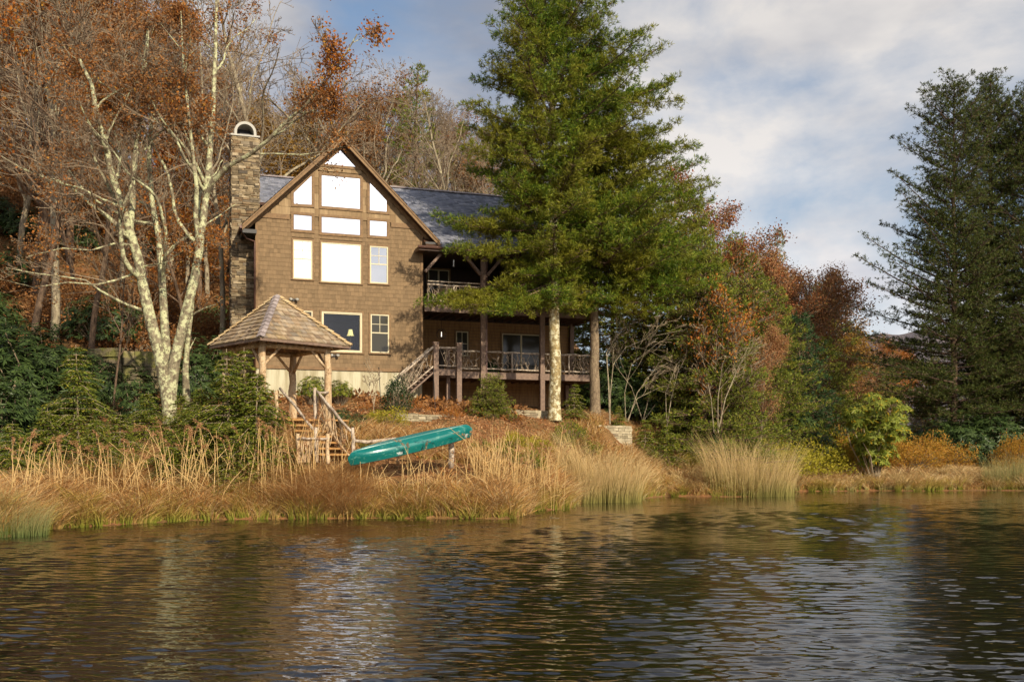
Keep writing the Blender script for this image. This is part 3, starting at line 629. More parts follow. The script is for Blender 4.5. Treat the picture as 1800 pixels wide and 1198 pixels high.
# individual shingles on the front, split round the openings
rng = np.random.default_rng(5)
def shingle_front(zlo, zhi, expo, wmin, wmax, name, mat, v=.0, ulim=lambda z: (0.0, WD)):
    mb = MB(); z = zlo
    rects = []
    for poly, k in wins:
        us = [p[0] for p in poly]; zs = [p[1] for p in poly]; rects.append((min(us) - .06, max(us) + .06, min(zs) - .06, max(zs) + .06, k))
    while z < zhi:
        a, b = ulim(min(z + expo, zhi)); u = a - rng.random() * wmin
        while u < b:
            w_ = wmin + (wmax - wmin) * rng.random(); x0, x1 = max(u, a), min(u + w_ - .004, b); u += w_
            if x1 - x0 < .02: continue
            cz = z + expo / 2; segs = [(x0, x1)]
            for r0, r1, z0, z1, k in rects:
                if k == 'top':
                    fz = (z1 - .06 - cz) / (z1 - z0 - .12); hwid = (r1 - r0 - .12) / 2 * min(1, fz) + .09
                    if fz < -.1: continue
                    r0, r1 = (r0 + r1) / 2 - hwid, (r0 + r1) / 2 + hwid
                if z + expo * .5 > z0 and z + expo * .5 < z1:
                    ns = []
                    for s0, s1 in segs:
                        if s1 <= r0 or s0 >= r1: ns.append((s0, s1))
                        else:
                            if s0 < r0: ns.append((s0, r0))
                            if s1 > r1: ns.append((r1, s1))
                    segs = ns
            for s0, s1 in segs:
                if s1 - s0 < .015: continue
                j = rng.normal() * .004; th = .011 + rng.random() * .004; zb = z - abs(rng.normal()) * .003
                V = [(s0, v - th, zb), (s1, v - th, zb), (s1, v + .001, z + expo + .012), (s0, v + .001, z + expo + .012), (s0, v + .006, zb), (s1, v + .006, zb)]
                mb.add(V, [[0, 1, 2, 3], [4, 5, 1, 0]])
                mb.add([(s0, v - th, zb), (s0, v + .002, zb), (s0, v + .001, z + expo), (s1, v - th, zb), (s1, v + .002, zb), (s1, v + .001, z + expo)], [[0, 2, 1], [3, 4, 5]])
        z += expo
    return mb.obj(name, mat, house)
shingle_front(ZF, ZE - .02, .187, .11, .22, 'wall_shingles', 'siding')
def glim(z):
    hw = (ZA - .2 - z) / SL; return (max(0, UC - hw), min(WD, UC + hw))
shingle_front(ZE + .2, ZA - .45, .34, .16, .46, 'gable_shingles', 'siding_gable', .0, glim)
mb = MB(); mb.box(-.01, WD + .01, -.055, .02, ZE - .02, ZE + .2)
# belt band is interrupted by the window group
mb = MB(); g0 = wins[1][0][0][0] - .16; g1 = wins[3][0][1][0] + .16
mb.box(-.01, g0, -.05, .02, ZE - .02, ZE + .19); mb.obj('band_board', 'trim', house); mb = MB(); mb.box(g1, WD + .01, -.05, .02, ZE - .02, ZE + .19)
mb.obj('band_board', 'trim', house)
mb = MB(); mb.box(-.03, .09, -.04, .03, ZF, ZE - .02); mb.obj('corner_board', 'trim', house); mb = MB(); mb.box(WD - .09, WD + .03, -.04, .03, ZF, ZE - .02); mb.obj('corner_board', 'trim', house)
mb = MB(); mb.box(-.02, WD + .02, -.05, .015, ZF - .14, ZF); mb.obj('water_table', 'trim', house)
for poly, kind in wins:
    tr_ = MB(); fr = MB(); pn = MB(); mu = MB()
    tw = .075 if kind in ('dh', 'dh2', 'pic', 'clear') else .095
    ring(tr_, inset(poly, -tw), poly, -.045, .02)
    wn_ = tr_.obj('window', 'trim', house)
    fw = .055 if kind in ('dh', 'dh2', 'pic', 'clear') else .03
    i1 = inset(poly, fw); ring(fr, poly, i1, -.035, .02)
    if kind == 'clear':
        i2 = inset(poly, fw + .04); ring(fr, inset(poly, fw + .002), i2, -.015, .10)
        polyface(pn, inset(poly, fw), .06)
    else: polyface(pn, i1, -.008)
    if kind[:2] == 'dh':
        (a, zb), (b, _), (_, zt) = i1[0], i1[1], i1[2]; zm = zb + (zt - zb) * .52
        fr.box(a, b, -.028, .0, zm - .025, zm + .025)
        um = (a + b) / 2; mu.box(um - .012, um + .012, -.024, -.0095, zm + .027, zt - .002); z4 = (zm + zt) / 2
        mu.box(a + .002, um - .014, -.023, -.0095, z4 - .012, z4 + .012); mu.box(um + .014, b - .002, -.023, -.0095, z4 - .012, z4 + .012)
        mu.obj('muntin', 'cream', wn_)
    cr_ = kind in ('dh', 'dh2', 'pic', 'clear')
    fr.obj('frame', 'cream' if cr_ else 'trim', wn_)
    if cr_:
        sb = MB(); us = [p[0] for p in poly]; zs = [p[1] for p in poly]; sb.box(min(us) - .09, max(us) + .09, -.075, -.046, min(zs) - .055, min(zs) - .015); sb.obj('sill', 'trim', wn_)
    pn.obj('pane', {'top': 'glass', 'up': 'glass', 'pic': 'glass', 'dh': 'glass', 'dh2': 'glass_dim' if poly[0][1] < ZF + 2 else 'glass_dark_reflect', 'clear': 'glass_clear'}[kind], wn_)
# room behind the clear window
mb = MB(); r0, r1, z0, z1 = .6, WD - .4, ZF + .1, ZF + 2.6
for q in ([(r0, .25, z0), (r1, .25, z0), (r1, 4.5, z0), (r0, 4.5, z0)], [(r0, 4.5, z0), (r1, 4.5, z0), (r1, 4.5, z1), (r0, 4.5, z1)], [(r0, .25, z1), (r0, 4.5, z1), (r1, 4.5, z1), (r1, .25, z1)],
          [(r0, .25, z0), (r0, 4.5, z0), (r0, 4.5, z1), (r0, .25, z1)], [(r1, .25, z0), (r1, .25, z1), (r1, 4.5, z1), (r1, 4.5, z0)]): mb.add(q, [[0, 1, 2, 3]])
mb.obj('room_lining', 'room', house)
# gable roof: two slopes with fascia, soffit boards, individual shingles
OV, OE = .55, .62
def roof_slab(mb, sgn, u_in, u_out, v0, v1, th=.16):
    def zt(u): return ZA - abs(u - UC) * SL
    a, b = u_in, u_out; za, zb = zt(a), zt(b)
    V = [(a, v0, za), (b, v0, zb), (b, v1, zb), (a, v1, za), (a, v0, za - th), (b, v0, zb - th), (b, v1, zb - th), (a, v1, za - th)]
    f = [[0, 1, 2, 3], [7, 6, 5, 4], [4, 5, 1, 0], [5, 6, 2, 1], [6, 7, 3, 2]]
    if sgn < 0: f = [x[::-1] for x in f]
    mb.add(V, f)
def zroof(u): return ZA - abs(u - UC) * SL
UL, UR = -OE + .0, WD + OE + .05
mb = MB(); roof_slab(mb, -1, UC, UL, -OV, DEPTH); roof_slab(mb, 1, UC, UR, -OV, DEPTH); groof = mb.obj('gable_roof', 'fascia', house)
mb = MB()
for sgn, uo in ((-1, UL), (1, UR)):
    n = 26; v = -OV
    c_ = math.hypot(1, SL)
    for k in range(n):
        f0, f1 = k / n, (k + 1.06) / n
        ua = UC + (uo - UC) * f1; ub = UC + (uo - UC) * f0
        v = -OV + .01 - rng.random() * .1
        while v < 4:
            w_ = .14 + .12 * rng.random(); lft = .02
            V = [(ua, v, zroof(ua) + .045), (ua, min(v + w_, 4), zroof(ua) + .045), (ub, min(v + w_, 4), zroof(ub) + .012), (ub, v, zroof(ub) + .012)]
            V2 = [(ua, v, zroof(ua) + .01), (ua, min(v + w_, 4), zroof(ua) + .01)]
            mb.add(V + V2, [[0, 1, 2, 3], [4, 5, 1, 0]] if sgn < 0 else [[3, 2, 1, 0], [0, 1, 5, 4]]); v += w_ + .004
    # shingle edge seen along the rake
mb.obj('shingles', 'roof', groof)
mb = MB()
for uo in (UL, UR):
    p = (UC, 0, 0); a = np.array([UC, 0, ZA]); b = np.array([uo, 0, zroof(uo)])
    for vv, dz, hh_, tt in ((-OV - .03, -.13, .24, .05), (-OV - .065, -.05, .09, .025), (-.06, -.26, .2, .06)):
        d = unit(b - a); nrm = np.array([0, 0, 1.0])
        V = []
        for q in (a, b):
            for vz in (vv, vv + tt):
                V += [(q[0], vz, q[2] + dz - hh_ / 2), (q[0], vz, q[2] + dz + hh_ / 2)]
        mb.add(V, [[0, 4, 5, 1], [2, 3, 7, 6], [1, 5, 7, 3], [0, 2, 6, 4], [4, 6, 7, 5]])
mb.obj('rake_board', 'trim', house)
# boxed eaves returns, gutters, downspout
mb = MB(); ze = zroof(UL) - .18
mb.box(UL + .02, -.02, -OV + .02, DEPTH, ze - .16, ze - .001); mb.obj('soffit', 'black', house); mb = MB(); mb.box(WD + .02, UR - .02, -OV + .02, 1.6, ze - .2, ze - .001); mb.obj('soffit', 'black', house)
mb = MB(); mb.tube([(UL - .05, -OV, ze + .08), (UL - .05, 1.0, ze + .08)], [.065, .065], 8)
mb.obj('gutter', 'gutter', house)
mb = MB(); mb.tube([(UL - .03, -.35, ze + .03), (UL + .02, -.32, ze - .12), (UL + .2, -.16, ze - .32), (-.06, -.09, ze - .42), (-.06, -.09, ze - .7), (-.06, -.09, ZF - 1.2)], [.042] * 6, 8); mb.obj('downspout', 'gutter', house, True)
# chimney
CH0, CH1, CV0, CV1 = -.93, .22, 1.0, 2.1; CT = hzz(430, 240, 1.0)
mb = MB(); mb.box(CH0 + .05, CH1 - .05, CV0 + .05, CV1 - .05, HZ - .5, CT - .02); chim = mb.obj('chimney', 'mortar', house)
def stonewall(mb, faces, z0, z1, rng, hmin=.045, hmax=.15, wmin=.10, wmax=.45, pr=.05):
    """faces: (p0, p1, normal) in plan"""
    for p0, p1, nr in faces:
        p0, p1, nr = np.array(p0, float), np.array(p1, float), np.array(nr, float); Ln = np.linalg.norm(p1 - p0); d = (p1 - p0) / Ln; z = z0
        while z < z1:
            h = hmin + (hmax - hmin) * rng.random() ** 1.6; x = -rng.random() * .1
            while x < Ln:
                w_ = wmin + (wmax - wmin) * rng.random(); a, b = max(x, 0), min(x + w_ - .012, Ln); x += w_
                if b - a < .03: continue
                o = pr * (.3 + .9 * rng.random()); hb = min(h - .012, z1 - z)
                if hb < .01: continue
                c = p0 + d * (a + b) / 2 + nr * (o / 2 - .03); tl = rng.normal() * .02
                ax = np.array([d[0], d[1], tl]) * (b - a) / 2; ay = np.array([nr[0], nr[1], 0]) * (o / 2 + .03); az = np.array([0, 0, hb / 2])
                n0 = mb.n; mb.obox((c[0], c[1], z + hb / 2), ax, ay, az); mb.v[-1] += rng.normal(size=(8, 3)) * .006
            z += h
mb = MB(); stonewall(mb, [((CH0, CV0), (CH1, CV0), (0, -1)), ((CH0, CV1), (CH0, CV0), (-1, 0)), ((CH1, CV0), (CH1, CV1), (1, 0))], HZ - .3, CT, np.random.default_rng(8)); mb.obj('stonework', 'stone', chim)
mb = MB(); mb.box(CH0 - .06, CH1 + .04, CV0 - .07, CV1 + .06, CT, CT + .07)
# arched hood
cu = (CH0 + CH1) / 2; ro, ri = .47, .36; aa = np.linspace(0, math.pi, 15); hb = .14
def archpts(r): return [(cu - r, CT + .07)] + [(cu - r * math.cos(t), CT + .07 + hb + r * math.sin(t)) for t in aa] + [(cu + r, CT + .07)]
po, pi_ = archpts(ro), archpts(ri); n = len(po)
V = [(u, CV0 + .05, z) for u, z in po] + [(u, CV0 + .05, z) for u, z in pi_] + [(u, CV1 - .05, z) for u, z in po] + [(u, CV1 - .05, z) for u, z in pi_]
f = []
for i in range(n - 1): f += [[i, n + i, n + i + 1, i + 1], [n + i, 3 * n + i, 3 * n + i + 1, n + i + 1], [i, i + 1, 2 * n + i + 1, 2 * n + i], [2 * n + i, 2 * n + i + 1, 3 * n + i + 1, 3 * n + i]]
mb.add(V, f); mb.obj('chimney_cap', 'cap', chim)
mb = MB(); mb.box(cu - .34, cu + .34, CV0 + .7, CV0 + .75, CT + .07, CT + .5); mb.box(cu - .22, cu + .22, CV0 + .3, CV0 + .7, CT + .07, CT + .22); mb.obj('flue_and_hood_shade', 'black', chim)  # thin black panel paints in the shade inside the arch; low box is flue

# main house body and wing
VR, ZR = 5.0, hzz(700, 330.5, 5.0); UE = 15.9; VP = -.3; ZPE = hzz(800, 436, -.75); PB = 2.9
SM = (ZR - ZPE) / (VR + .75)
def zmain(v): return ZR - abs(v - VR) * SM
mb = MB()
for a, b, flip in ((-.75, VR, 0), (VR, DEPTH + .6, 1)):
    segs = [(.02, UE + .5)] if flip else [(WD + .02, UE + .5)]
    if not flip:
        V = [(.02, 2.0, zmain(2.0)), (.6, 2.0, zmain(2.0)), (UC, VR, ZR), (.02, VR, ZR)]; mb.add(V, [[0, 1, 2, 3]])
    for s0, s1 in segs:
        V = [(s0, a, zmain(a)), (s1, a, zmain(a)), (s1, b, zmain(b)), (s0, b, zmain(b))]; V += [(x, y, z - .15) for x, y, z in V]
        mb.add(V, [[0, 1, 2, 3], [7, 6, 5, 4], [0, 4, 5, 1], [1, 5, 6, 2], [2, 6, 7, 3], [3, 7, 4, 0]])
mroof = mb.obj('main_roof', 'fascia', house)
mb = MB(); ex = .175; nrow = int((VR + .75) / ex)
for k in range(nrow):
    v0 = -.78 + k * (VR + .75) / nrow; v1 = v0 + 1.08 * (VR + .75) / nrow
    if v0 < 2.2: u = WD + .35
    else: u = .02
    u -= rng.random() * .1
    while u < UE + .52:
        w_ = .12 + .14 * rng.random(); x1 = min(u + w_ - .004, UE + .53); um = (u + x1) / 2
        if zmain(v0) > zroof(um) - .02 and um < WD + .7 or um > WD + .7 or v0 > 2.2 and um < .8 or zmain(v0) > zroof(um) - .1:
            j = rng.normal() * .006
            V = [(u, v0 + j, zmain(v0) + .04), (x1, v0 + j, zmain(v0) + .04), (x1, v1, zmain(min(v1, VR)) + .01), (u, v1, zmain(min(v1, VR)) + .01), (u, v0 + j, zmain(v0)), (x1, v0 + j, zmain(v0))]
            mb.add(V, [[0, 1, 2, 3], [4, 5, 1, 0]])
        u += w_
mb.obj('shingles', 'roof', mroof)
mb = MB()
u = .0
while u < UE + .5:
    mb.obox((u + .14, VR - .07, ZR + .035), (.15, 0, .004), (0, .09, .045), (0, -.006, .012)); mb.obox((u + .14, VR + .07, ZR + .035), (.15, 0, .004), (0, .09, -.045), (0, .006, .012)); u += .27
mb.obj('ridge_cap', 'ridgecap', mroof)
mb = MB(); mb.box(WD - .35, UE + .5, -.84, -.77, ZPE - .20, ZPE + .0); mb.box(WD - .35, WD - .02, -.77, -.1, ZPE - .2, ZPE - .02); mb.obj('fascia', 'fascia', house)
mb = MB(); mb.tube([(WD - .42, -.90, ZPE - .07), (UE + .5, -.90, ZPE - .07)], [.07, .07], 8); mb.obj('gutter', 'gutter', house)
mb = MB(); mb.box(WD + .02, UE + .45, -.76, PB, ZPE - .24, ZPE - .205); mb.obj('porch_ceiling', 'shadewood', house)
# wing walls
ZD1 = hzz(900, 655, VP); ZD2 = hzz(900, 541, VP)                       # lower and upper deck beam tops
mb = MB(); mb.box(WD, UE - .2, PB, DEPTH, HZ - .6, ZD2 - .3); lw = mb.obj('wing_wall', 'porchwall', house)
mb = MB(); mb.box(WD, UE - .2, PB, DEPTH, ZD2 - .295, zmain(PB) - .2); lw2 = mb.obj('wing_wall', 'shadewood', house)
mb = MB(); V = []
for u in (UE - .2,): mb.add([(u, PB, zmain(PB) - .2), (u, VR, ZR - .18), (u, DEPTH, zmain(PB) - .2)], [[0, 1, 2]])
mb.obj('gable_end', 'siding', house)
mb = MB(); z = HZ
while z < ZD2 - .4: mb.box(WD, UE - .2, PB - .02, PB - .001, z, z + .006); z += .15
mb.obj('board_joints', 'black', house)
def porchwin(x0, x1, yt, yb, kind):
    u0, u1 = hu(x0, PB), hu(x1, PB); zt, zb = hzz(x0, yt, PB), hzz(x0, yb, PB); poly = [(u0, zb), (u1, zb), (u1, zt), (u0, zt)]
    tr_ = MB(); sh = PB - .03
    ring(tr_, inset(poly, -.08), poly, sh - .04, sh + .03); wn_ = tr_.obj('sliding_door' if kind == 'door' else 'window', 'trim', house)
    fr = MB(); i1 = inset(poly, .05); ring(fr, poly, i1, sh - .03, sh + .03)
    um = (u0 + u1) / 2; a, b = i1[0][0], i1[1][0]; za, zb_ = i1[0][1], i1[2][1]
    if kind == 'door': fr.box(um - .04, um + .04, sh - .025, sh + .02, za, zb_)
    else:
        fr.box(um - .015, um + .015, sh - .02, sh + .01, za, zb_); zm = (za + zb_) / 2
        fr.box(a, um - .016, sh - .02, sh + .01, zm - .015, zm + .015); fr.box(um + .016, b, sh - .02, sh + .01, zm - .015, zm + .015)
    fr.obj('frame', 'cream', wn_); pn = MB(); polyface(pn, i1, sh); pn.obj('pane', 'glass_dim', wn_)
porchwin(801, 822.5, 582, 625, 'window'); porchwin(882, 949, 586, 650, 'door'); porchwin(752, 789, 473, 530, 'door'); porchwin(880, 930, 478, 535, 'door')
# decks
mb = MB()
UB = WD + .04
for zt, thk, nm in ((ZD1, .30, 'lower_deck'), (ZD2, .34, 'upper_deck')):
    b_ = MB(); v0 = VP - .02; ua = UB if zt == ZD2 else hu(806, VP)
    b_.box(UB, UE, VP, VP + .06, zt - thk, zt); b_.box(UE - .06, UE, VP + .06, PB, zt - thk, zt)
    dk = b_.obj(nm, 'darkwood', house)
    d = MB(); v = VP + .062
    while v < PB - .02: d.box(UB, UE - .065, v, min(v + .135, PB - .01), zt - .04, zt - .002); v += .14
    d.obj('deck_boards', 'darkwood', dk)
    j_ = MB(); u = UB + .2
    while u < UE - .2: j_.box(u, u + .045, VP + .07, PB, zt - .26, zt - .045); u += .42
    j_.obj('joists', 'darkwood', dk)
# posts: ground to eave
PX = [848, 952, 1043]
for k, px in enumerate(PX):
    u = hu(px, VP); u = min(u, UE - .12); mb = MB(); mb.box(u - .11, u + .11, VP - .16, VP - .003, HZ - .3, ZPE - .21)
    mb.box(u - .13, u + .13, VP - .18, VP - .163, ZD1 - .28, ZD1 - .02); mb.obj('porch_post', 'darkwood', house)
for px in (848, 952, 1060):
    u = min(hu(px, PB), UE - .35); mb = MB(); mb.box(u - .1, u + .1, PB - .25, PB - .06, HZ - .3, ZD1 - .3)
    if px == 1060: mb.box(UE - .2, UE, PB - .25, PB - .05, HZ - .3, ZPE - .21)
    mb.obj('rear_post', 'darkwood', house)
mb = MB(); u8 = hu(848, VP); mb.box(u8 + .125, u8 + .19, VP - .16, VP - .10, ZD1 - .8, ZPE - .2); mb.obj('downspout', 'gutter', house)
mb = MB(); zt = ZPE - .22
for ua, ub in ((WD + .04, WD + .75), (u8 - .12, u8 - .85), (u8 + .20, u8 + .92), (hu(952, VP) - .12, hu(952, VP) - .82), (hu(952, VP) + .12, hu(952, VP) + .82)):
    mb = MB(); mb.beam((ua, VP - .08, zt - .85), (ub, VP - .08, zt - .02), .12, .18, (0, 1, 0)); mb.obj('brace', 'darkwood', house)
# rustic railings
def railing(p0, p1, zt0, zb0, zt1, zb1, seed, dens=13, posts=True, par=house, rr=.045, dep=.0, name='railing'):
    rg = np.random.default_rng(seed); p0 = np.array(p0, float); p1 = np.array(p1, float); Ln = np.linalg.norm(p1 - p0); n = max(3, int(Ln / .3))
    m_ = MB()
    for za, zb_, r in ((zt0, zt1, rr), (zb0, zb1, rr * .8)):
        f = np.linspace(0, 1, n + 1); P = np.zeros((n + 1, 3)); P[:, :2] = p0 + (p1 - p0) * f[:, None]; P[:, 2] = za + (zb_ - za) * f; P[1:-1, 2] += rg.normal(size=n - 1) * .012
        m_.tube(P, r * (1 + rg.normal(size=n + 1) * .1), 7)
    if posts:
        kk = int(Ln / 2.2)
        for k in range(1, kk + 1):
            f = k / (kk + 1); q = p0 + (p1 - p0) * f; a = zb0 + (zb1 - zb0) * f; b = zt0 + (zt1 - zt0) * f
            m_.tube([(q[0], q[1], a - .12), (q[0], q[1], b + .06)], [rr * 1.15, rr], 7)
    o = m_.obj(name, 'log_grey', par, True)
    t_ = MB(); P, Q = [], []
    for k in range(int(Ln * dens)):
        f0 = rg.random(); f1 = np.clip(f0 + rg.normal() * .34 / Ln, 0.01, .99); s0, s1 = (0, 1) if rg.random() < .55 else (rg.random(), rg.random())
        if abs(s0 - s1) < .25: f1 = np.clip(f0 + (rg.random() - .5) * 1.2 / Ln, .01, .99)
        pts = []
        for t in np.linspace(0, 1, 6):
            f = f0 + (f1 - f0) * t + math.sin(t * math.pi) * rg.normal() * .05 / Ln; s = np.clip(s0 + (s1 - s0) * t + math.sin(t * math.pi) * rg.normal() * .05, 0, 1)
            q = p0 + (p1 - p0) * f; a = zb0 + (zb1 - zb0) * f; b = zt0 + (zt1 - zt0) * f; pts.append((q[0], q[1] + rg.normal() * .012, a + (b - a) * s))
        P.append(np.array(pts)); Q.append(np.linspace(.016, .010, 6) * (.7 + .7 * rg.random()))
    t_.paths(P, Q, 5); t_.obj('twig_lattice', 'twig', o)
    return o
RT, RB = .93, .14
us = [hu(805, VP), hu(848, VP), hu(952, VP), UE - .1]
for k in range(3): railing((us[k] + .12, VP + .02), (us[k + 1] - .12, VP + .02), ZD1 + RT, ZD1 + RB, ZD1 + RT, ZD1 + RB, 20 + k)
railing((UE - .05, VP + .2), (UE - .05, PB - .1), ZD1 + RT, ZD1 + RB, ZD1 + RT, ZD1 + RB, 25)
us = [WD + .05, hu(848, VP), hu(952, VP), UE - .1]
for k in range(3):
    railing((us[k] + .12, VP + .02), (us[k + 1] - .12, VP + .02), ZD2 + RT - .06, ZD2 + RB, ZD2 + RT - .06, ZD2 + RB, 30 + k)
    mb = MB(); mb.beam((us[k] + .12, VP - .02, ZD2 + RT + .09), (us[k + 1] - .12, VP - .02, ZD2 + RT + .09), .12, .045); mb.obj('cap_rail', 'log_grey', house)
railing((UE - .05, VP + .2), (UE - .05, PB - .1), ZD2 + RT, ZD2 + RB, ZD2 + RT, ZD2 + RB, 35)
# landing and stairs
VL = -1.35; ul, ur = hu(765, VL), hu(805.5, VL)
mb = MB(); mb.box(ul - .1, ur + .1, VL, VL + .06, ZD1 - .28, ZD1); mb.box(ul - .1, ur + .1, VL + .062, VP - .19, ZD1 - .05, ZD1 - .01); landing = mb.obj('landing', 'darkwood', house)
for u, v in ((ul, VL), (ur, VL)):
    mb = MB(); mb.box(u - .11, u + .11, v - .2, v - .003, HZ - .4, ZD1 + 1.12); mb.box(u - .13, u + .13, v - .22, v + .01, ZD1 + 1.121, ZD1 + 1.16); mb.obj('newel_post', 'darkwood', house)
mb = MB(); ub_ = hu(787, VP - .3); mb.box(ub_ - .08, ub_ + .08, VP - .42, VP - .28, HZ - .3, ZD1 + 1.05); mb.obj('newel_post', 'darkwood', house)
railing((ul + .12, VL - .09), (ur - .12, VL - .09), ZD1 + RT, ZD1 + RB, ZD1 + RT, ZD1 + RB, 41, posts=False)
railing((ur + .02, VL + .02), (ur + .02, VP - .15), ZD1 + RT, ZD1 + RB, ZD1 + RT, ZD1 + RB, 42, posts=False)
sx0, sx1 = ul - .1, hu(704, VL); zb0 = hzz(704, 698, VL); drop = ZD1 - zb0; nst = 9
for v in (VL - .03, VP - .35):
    mb = MB(); mb.beam((sx0, v, ZD1 - .16), (sx1, v, zb0 - .16), .06, .32, (0, 1, 0)); mb.obj('stringer', 'darkwood', house)
mb = MB()
for k in range(nst):
    f = (k + .5) / nst; u = sx0 + (sx1 - sx0) * f; z = ZD1 - drop * (k + .6) / nst + .06; mb.box(u - .15, u + .15, VL - .01, VP - .38, z, z + .045)
mb.obj('stair_treads', 'darkwood', house)
railing((sx0 + .0, VL - .1), (sx1, VL - .1), ZD1 + RT + .02, ZD1 + .10, zb0 + RT, zb0 + .10, 44, posts=False)
railing((sx0 + .0, VP - .32), (sx1, VP - .32), ZD1 + RT + .02, ZD1 + .10, zb0 + RT, zb0 + .10, 45, posts=False)
# floodlights on the gable wall
for px, py in ((516, 527), (587.5, 625)):
    u, z = hu(px), hzz(px, py); mb = MB(); mb.box(u - .06, u + .06, -.06, -.025, z - .05, z + .05)
    fl = mb.obj('flood_light', 'black', house)
    for s in (-1, 1):
        h = MB(); h.tube([(u + s * .05, -.07, z), (u + s * .10, -.12, z + .02), (u + s * .16, -.22, z - .01)], [.03, .05, .065], 10); h.obj('lamp_head', 'cap', fl, True)
mb = MB(); u = UE - .05; mb.tube([(u, VP - .05, ZD2 - .38), (u + .05, VP - .16, ZD2 - .42)], [.04, .07], 10); mb.obj('flood_light', 'cap', house, True)

# --- things in and on the house
def hthing(name, label, cat, u, v, z, group=None):
    p = h2w(u, v, z); t = thing(name, label, cat, p, TH, group, off=(0, 0, 0)); return t
mb = MB()
tz = ZF + .12
t = hthing('console_table', 'low brown table behind the large ground floor window', 'table', (hu0 + hu1) / 2, .85, tz)
mb.box(-1.2, 1.2, -.25, .25, .66, .72); mb.obj('table_top', 'stepwood', t)
for sx_ in (-1, 1):
    for sy_ in (-1, 1): l_ = MB(); l_.box(sx_ * 1.12 - .03, sx_ * 1.12 + .03, sy_ * .2 - .03, sy_ * .2 + .03, 0, .66); l_.obj('leg', 'stepwood', t)
for px, lab in ((579.5, 'table lamp with cream shade, half hidden by the gazebo roof edge'), (616, 'table lamp with cream shade in the middle of the large lower window')):
    u = hu(px, .85); t = hthing('table_lamp', lab, 'lamp', u, .85, tz + .72, 'table lamps behind the big window')
    zs = hzz(px, 590, .85) - (tz + .72)
    mb = MB(); mb.tube([(0, 0, 0), (0, 0, .03), (0, 0, .05), (0, 0, .2), (0, 0, .35), (0, 0, zs + .05)], [.09, .09, .03, .06, .02, .015], 12); mb.obj('lamp_base', 'black', t, True)
    mb = MB(); mb.tube([(0, 0, zs), (0, 0, zs + .08), (0, 0, zs + .28)], [.17, .13, .085], 20, cap=False); mb.obj('lamp_shade', 'shade', t, True)
u = hu(776, 1.2); t = hthing('porch_lantern', 'round iron lantern with lit bulb hanging under the upper deck', 'lantern', u, 1.2, ZD2 - .3)
mb = MB(); mb.tube([(0, 0, -.0), (0, 0, -.62)], [.008, .008], 5)
for k in range(4):
    a = k * math.pi / 4; P = [(math.cos(a) * .24 * math.sin(x), math.sin(a) * .24 * math.sin(x), -.86 - .24 * math.cos(x + math.pi)) for x in np.linspace(0, 2 * math.pi, 17)]; mb.tube(P, [.009] * 17, 5)
mb.obj('cage', 'black', t); mb = MB(); mb.tube([(0, 0, -.98), (0, 0, -.76)], [.022, .018], 8); mb.obj('bulb', 'bulb', t, True)
u = hu(776, .9); t = hthing('stone_urn', 'dark stone urn standing on the lower porch under the lantern', 'urn', u, .9, ZD1)
mb = MB(); mb.tube([(0, 0, 0), (0, 0, .06), (0, 0, .12), (0, 0, .6), (0, 0, .66), (0, 0, .8), (0, 0, 1.0), (0, 0, 1.04)], [.24, .24, .12, .13, .14, .3, .36, .38], 16); mb.obj('bowl', 'dark', t, True)
mb = MB(); mb.tube([(0, 0, 1.05), (0, 0, 1.1)], [.1, .32], 12, cap=True); mb.obj('rim', 'mossstone', t)
u = hu(786, 1.0); t = hthing('patio_table', 'round covered table on the upper porch behind the railing', 'table', u, 1.1, ZD2)
mb = MB(); mb.tube([(0, 0, .5), (0, 0, .86), (0, 0, .93), (0, 0, 1.02)], [.72, .68, .55, .08], 20); mb.obj('cover', 'siding_gable', t, True)
mb = MB(); mb.tube([(0, 0, 0), (0, 0, .5)], [.3, .05], 10); mb.obj('pedestal', 'dark', t)
u = hu(797.5, -.4); t = hthing('bird_feeder', 'slim pale glass feeder hanging from the upper porch eave', 'feeder', u, -.4, ZPE - .2)
mb = MB(); mb.tube([(0, 0, 0), (0, 0, -.25)], [.004, .004], 4); mb.obj('wire', 'black', t)
mb = MB(); mb.tube([(0, 0, -.25), (0, 0, -.3), (0, 0, -.5), (0, 0, -.56)], [.01, .03, .022, .05], 8); mb.obj('tube', 'white', t, True)
u = hu(865, .8); sh_ = shrub(71, .35, .35, .7, 'whorl', 120, 'shrub_dark', lsize=.14)
p = h2w(u, .7, ZD1); place(sh_, 'potted_fern', 'dark bushy plant on the lower porch beside the downspout', 'plant', p)

# ---------------------------------------------------------------- gazebo
GC = np.array([-7.72, 34.0]); GH = 2.38; GT = R(45); GZ = 3.0
gdir = [np.array([0, -1.0]), np.array([1.0, .0]), np.array([0, 1.0]), np.array([-1.0, 0])]   # front, right, back, left corners
corner = [np.array([-7.74, 31.5]), np.array([-5.36, 34.0]), np.array([-7.72, 36.45]), np.array([-10.05, 34.0])]
zeav = 5.42; apx = np.array([-7.80, 34.0, 7.08])
gaz = thing('gazebo', 'small open gazebo with cedar shake roof on peeled log posts', 'gazebo', (GC[0], GC[1], GZ))
mb = MB()
for k in range(4):
    a, b = corner[k], corner[(k + 1) % 4]; A3 = np.array([*a, zeav]); B3 = np.array([*b, zeav])
    mb.add([A3, B3, apx, A3 - (0, 0, .08), B3 - (0, 0, .08), apx - (0, 0, .14)], [[0, 1, 2], [5, 4, 3]]); mb.add([A3, B3, A3 - (0, 0, .08), B3 - (0, 0, .08)], [[2, 3, 1, 0]])
groof_ = mb.obj('roof', 'darkwood', gaz)
mb = MB(); rng = np.random.default_rng(77)
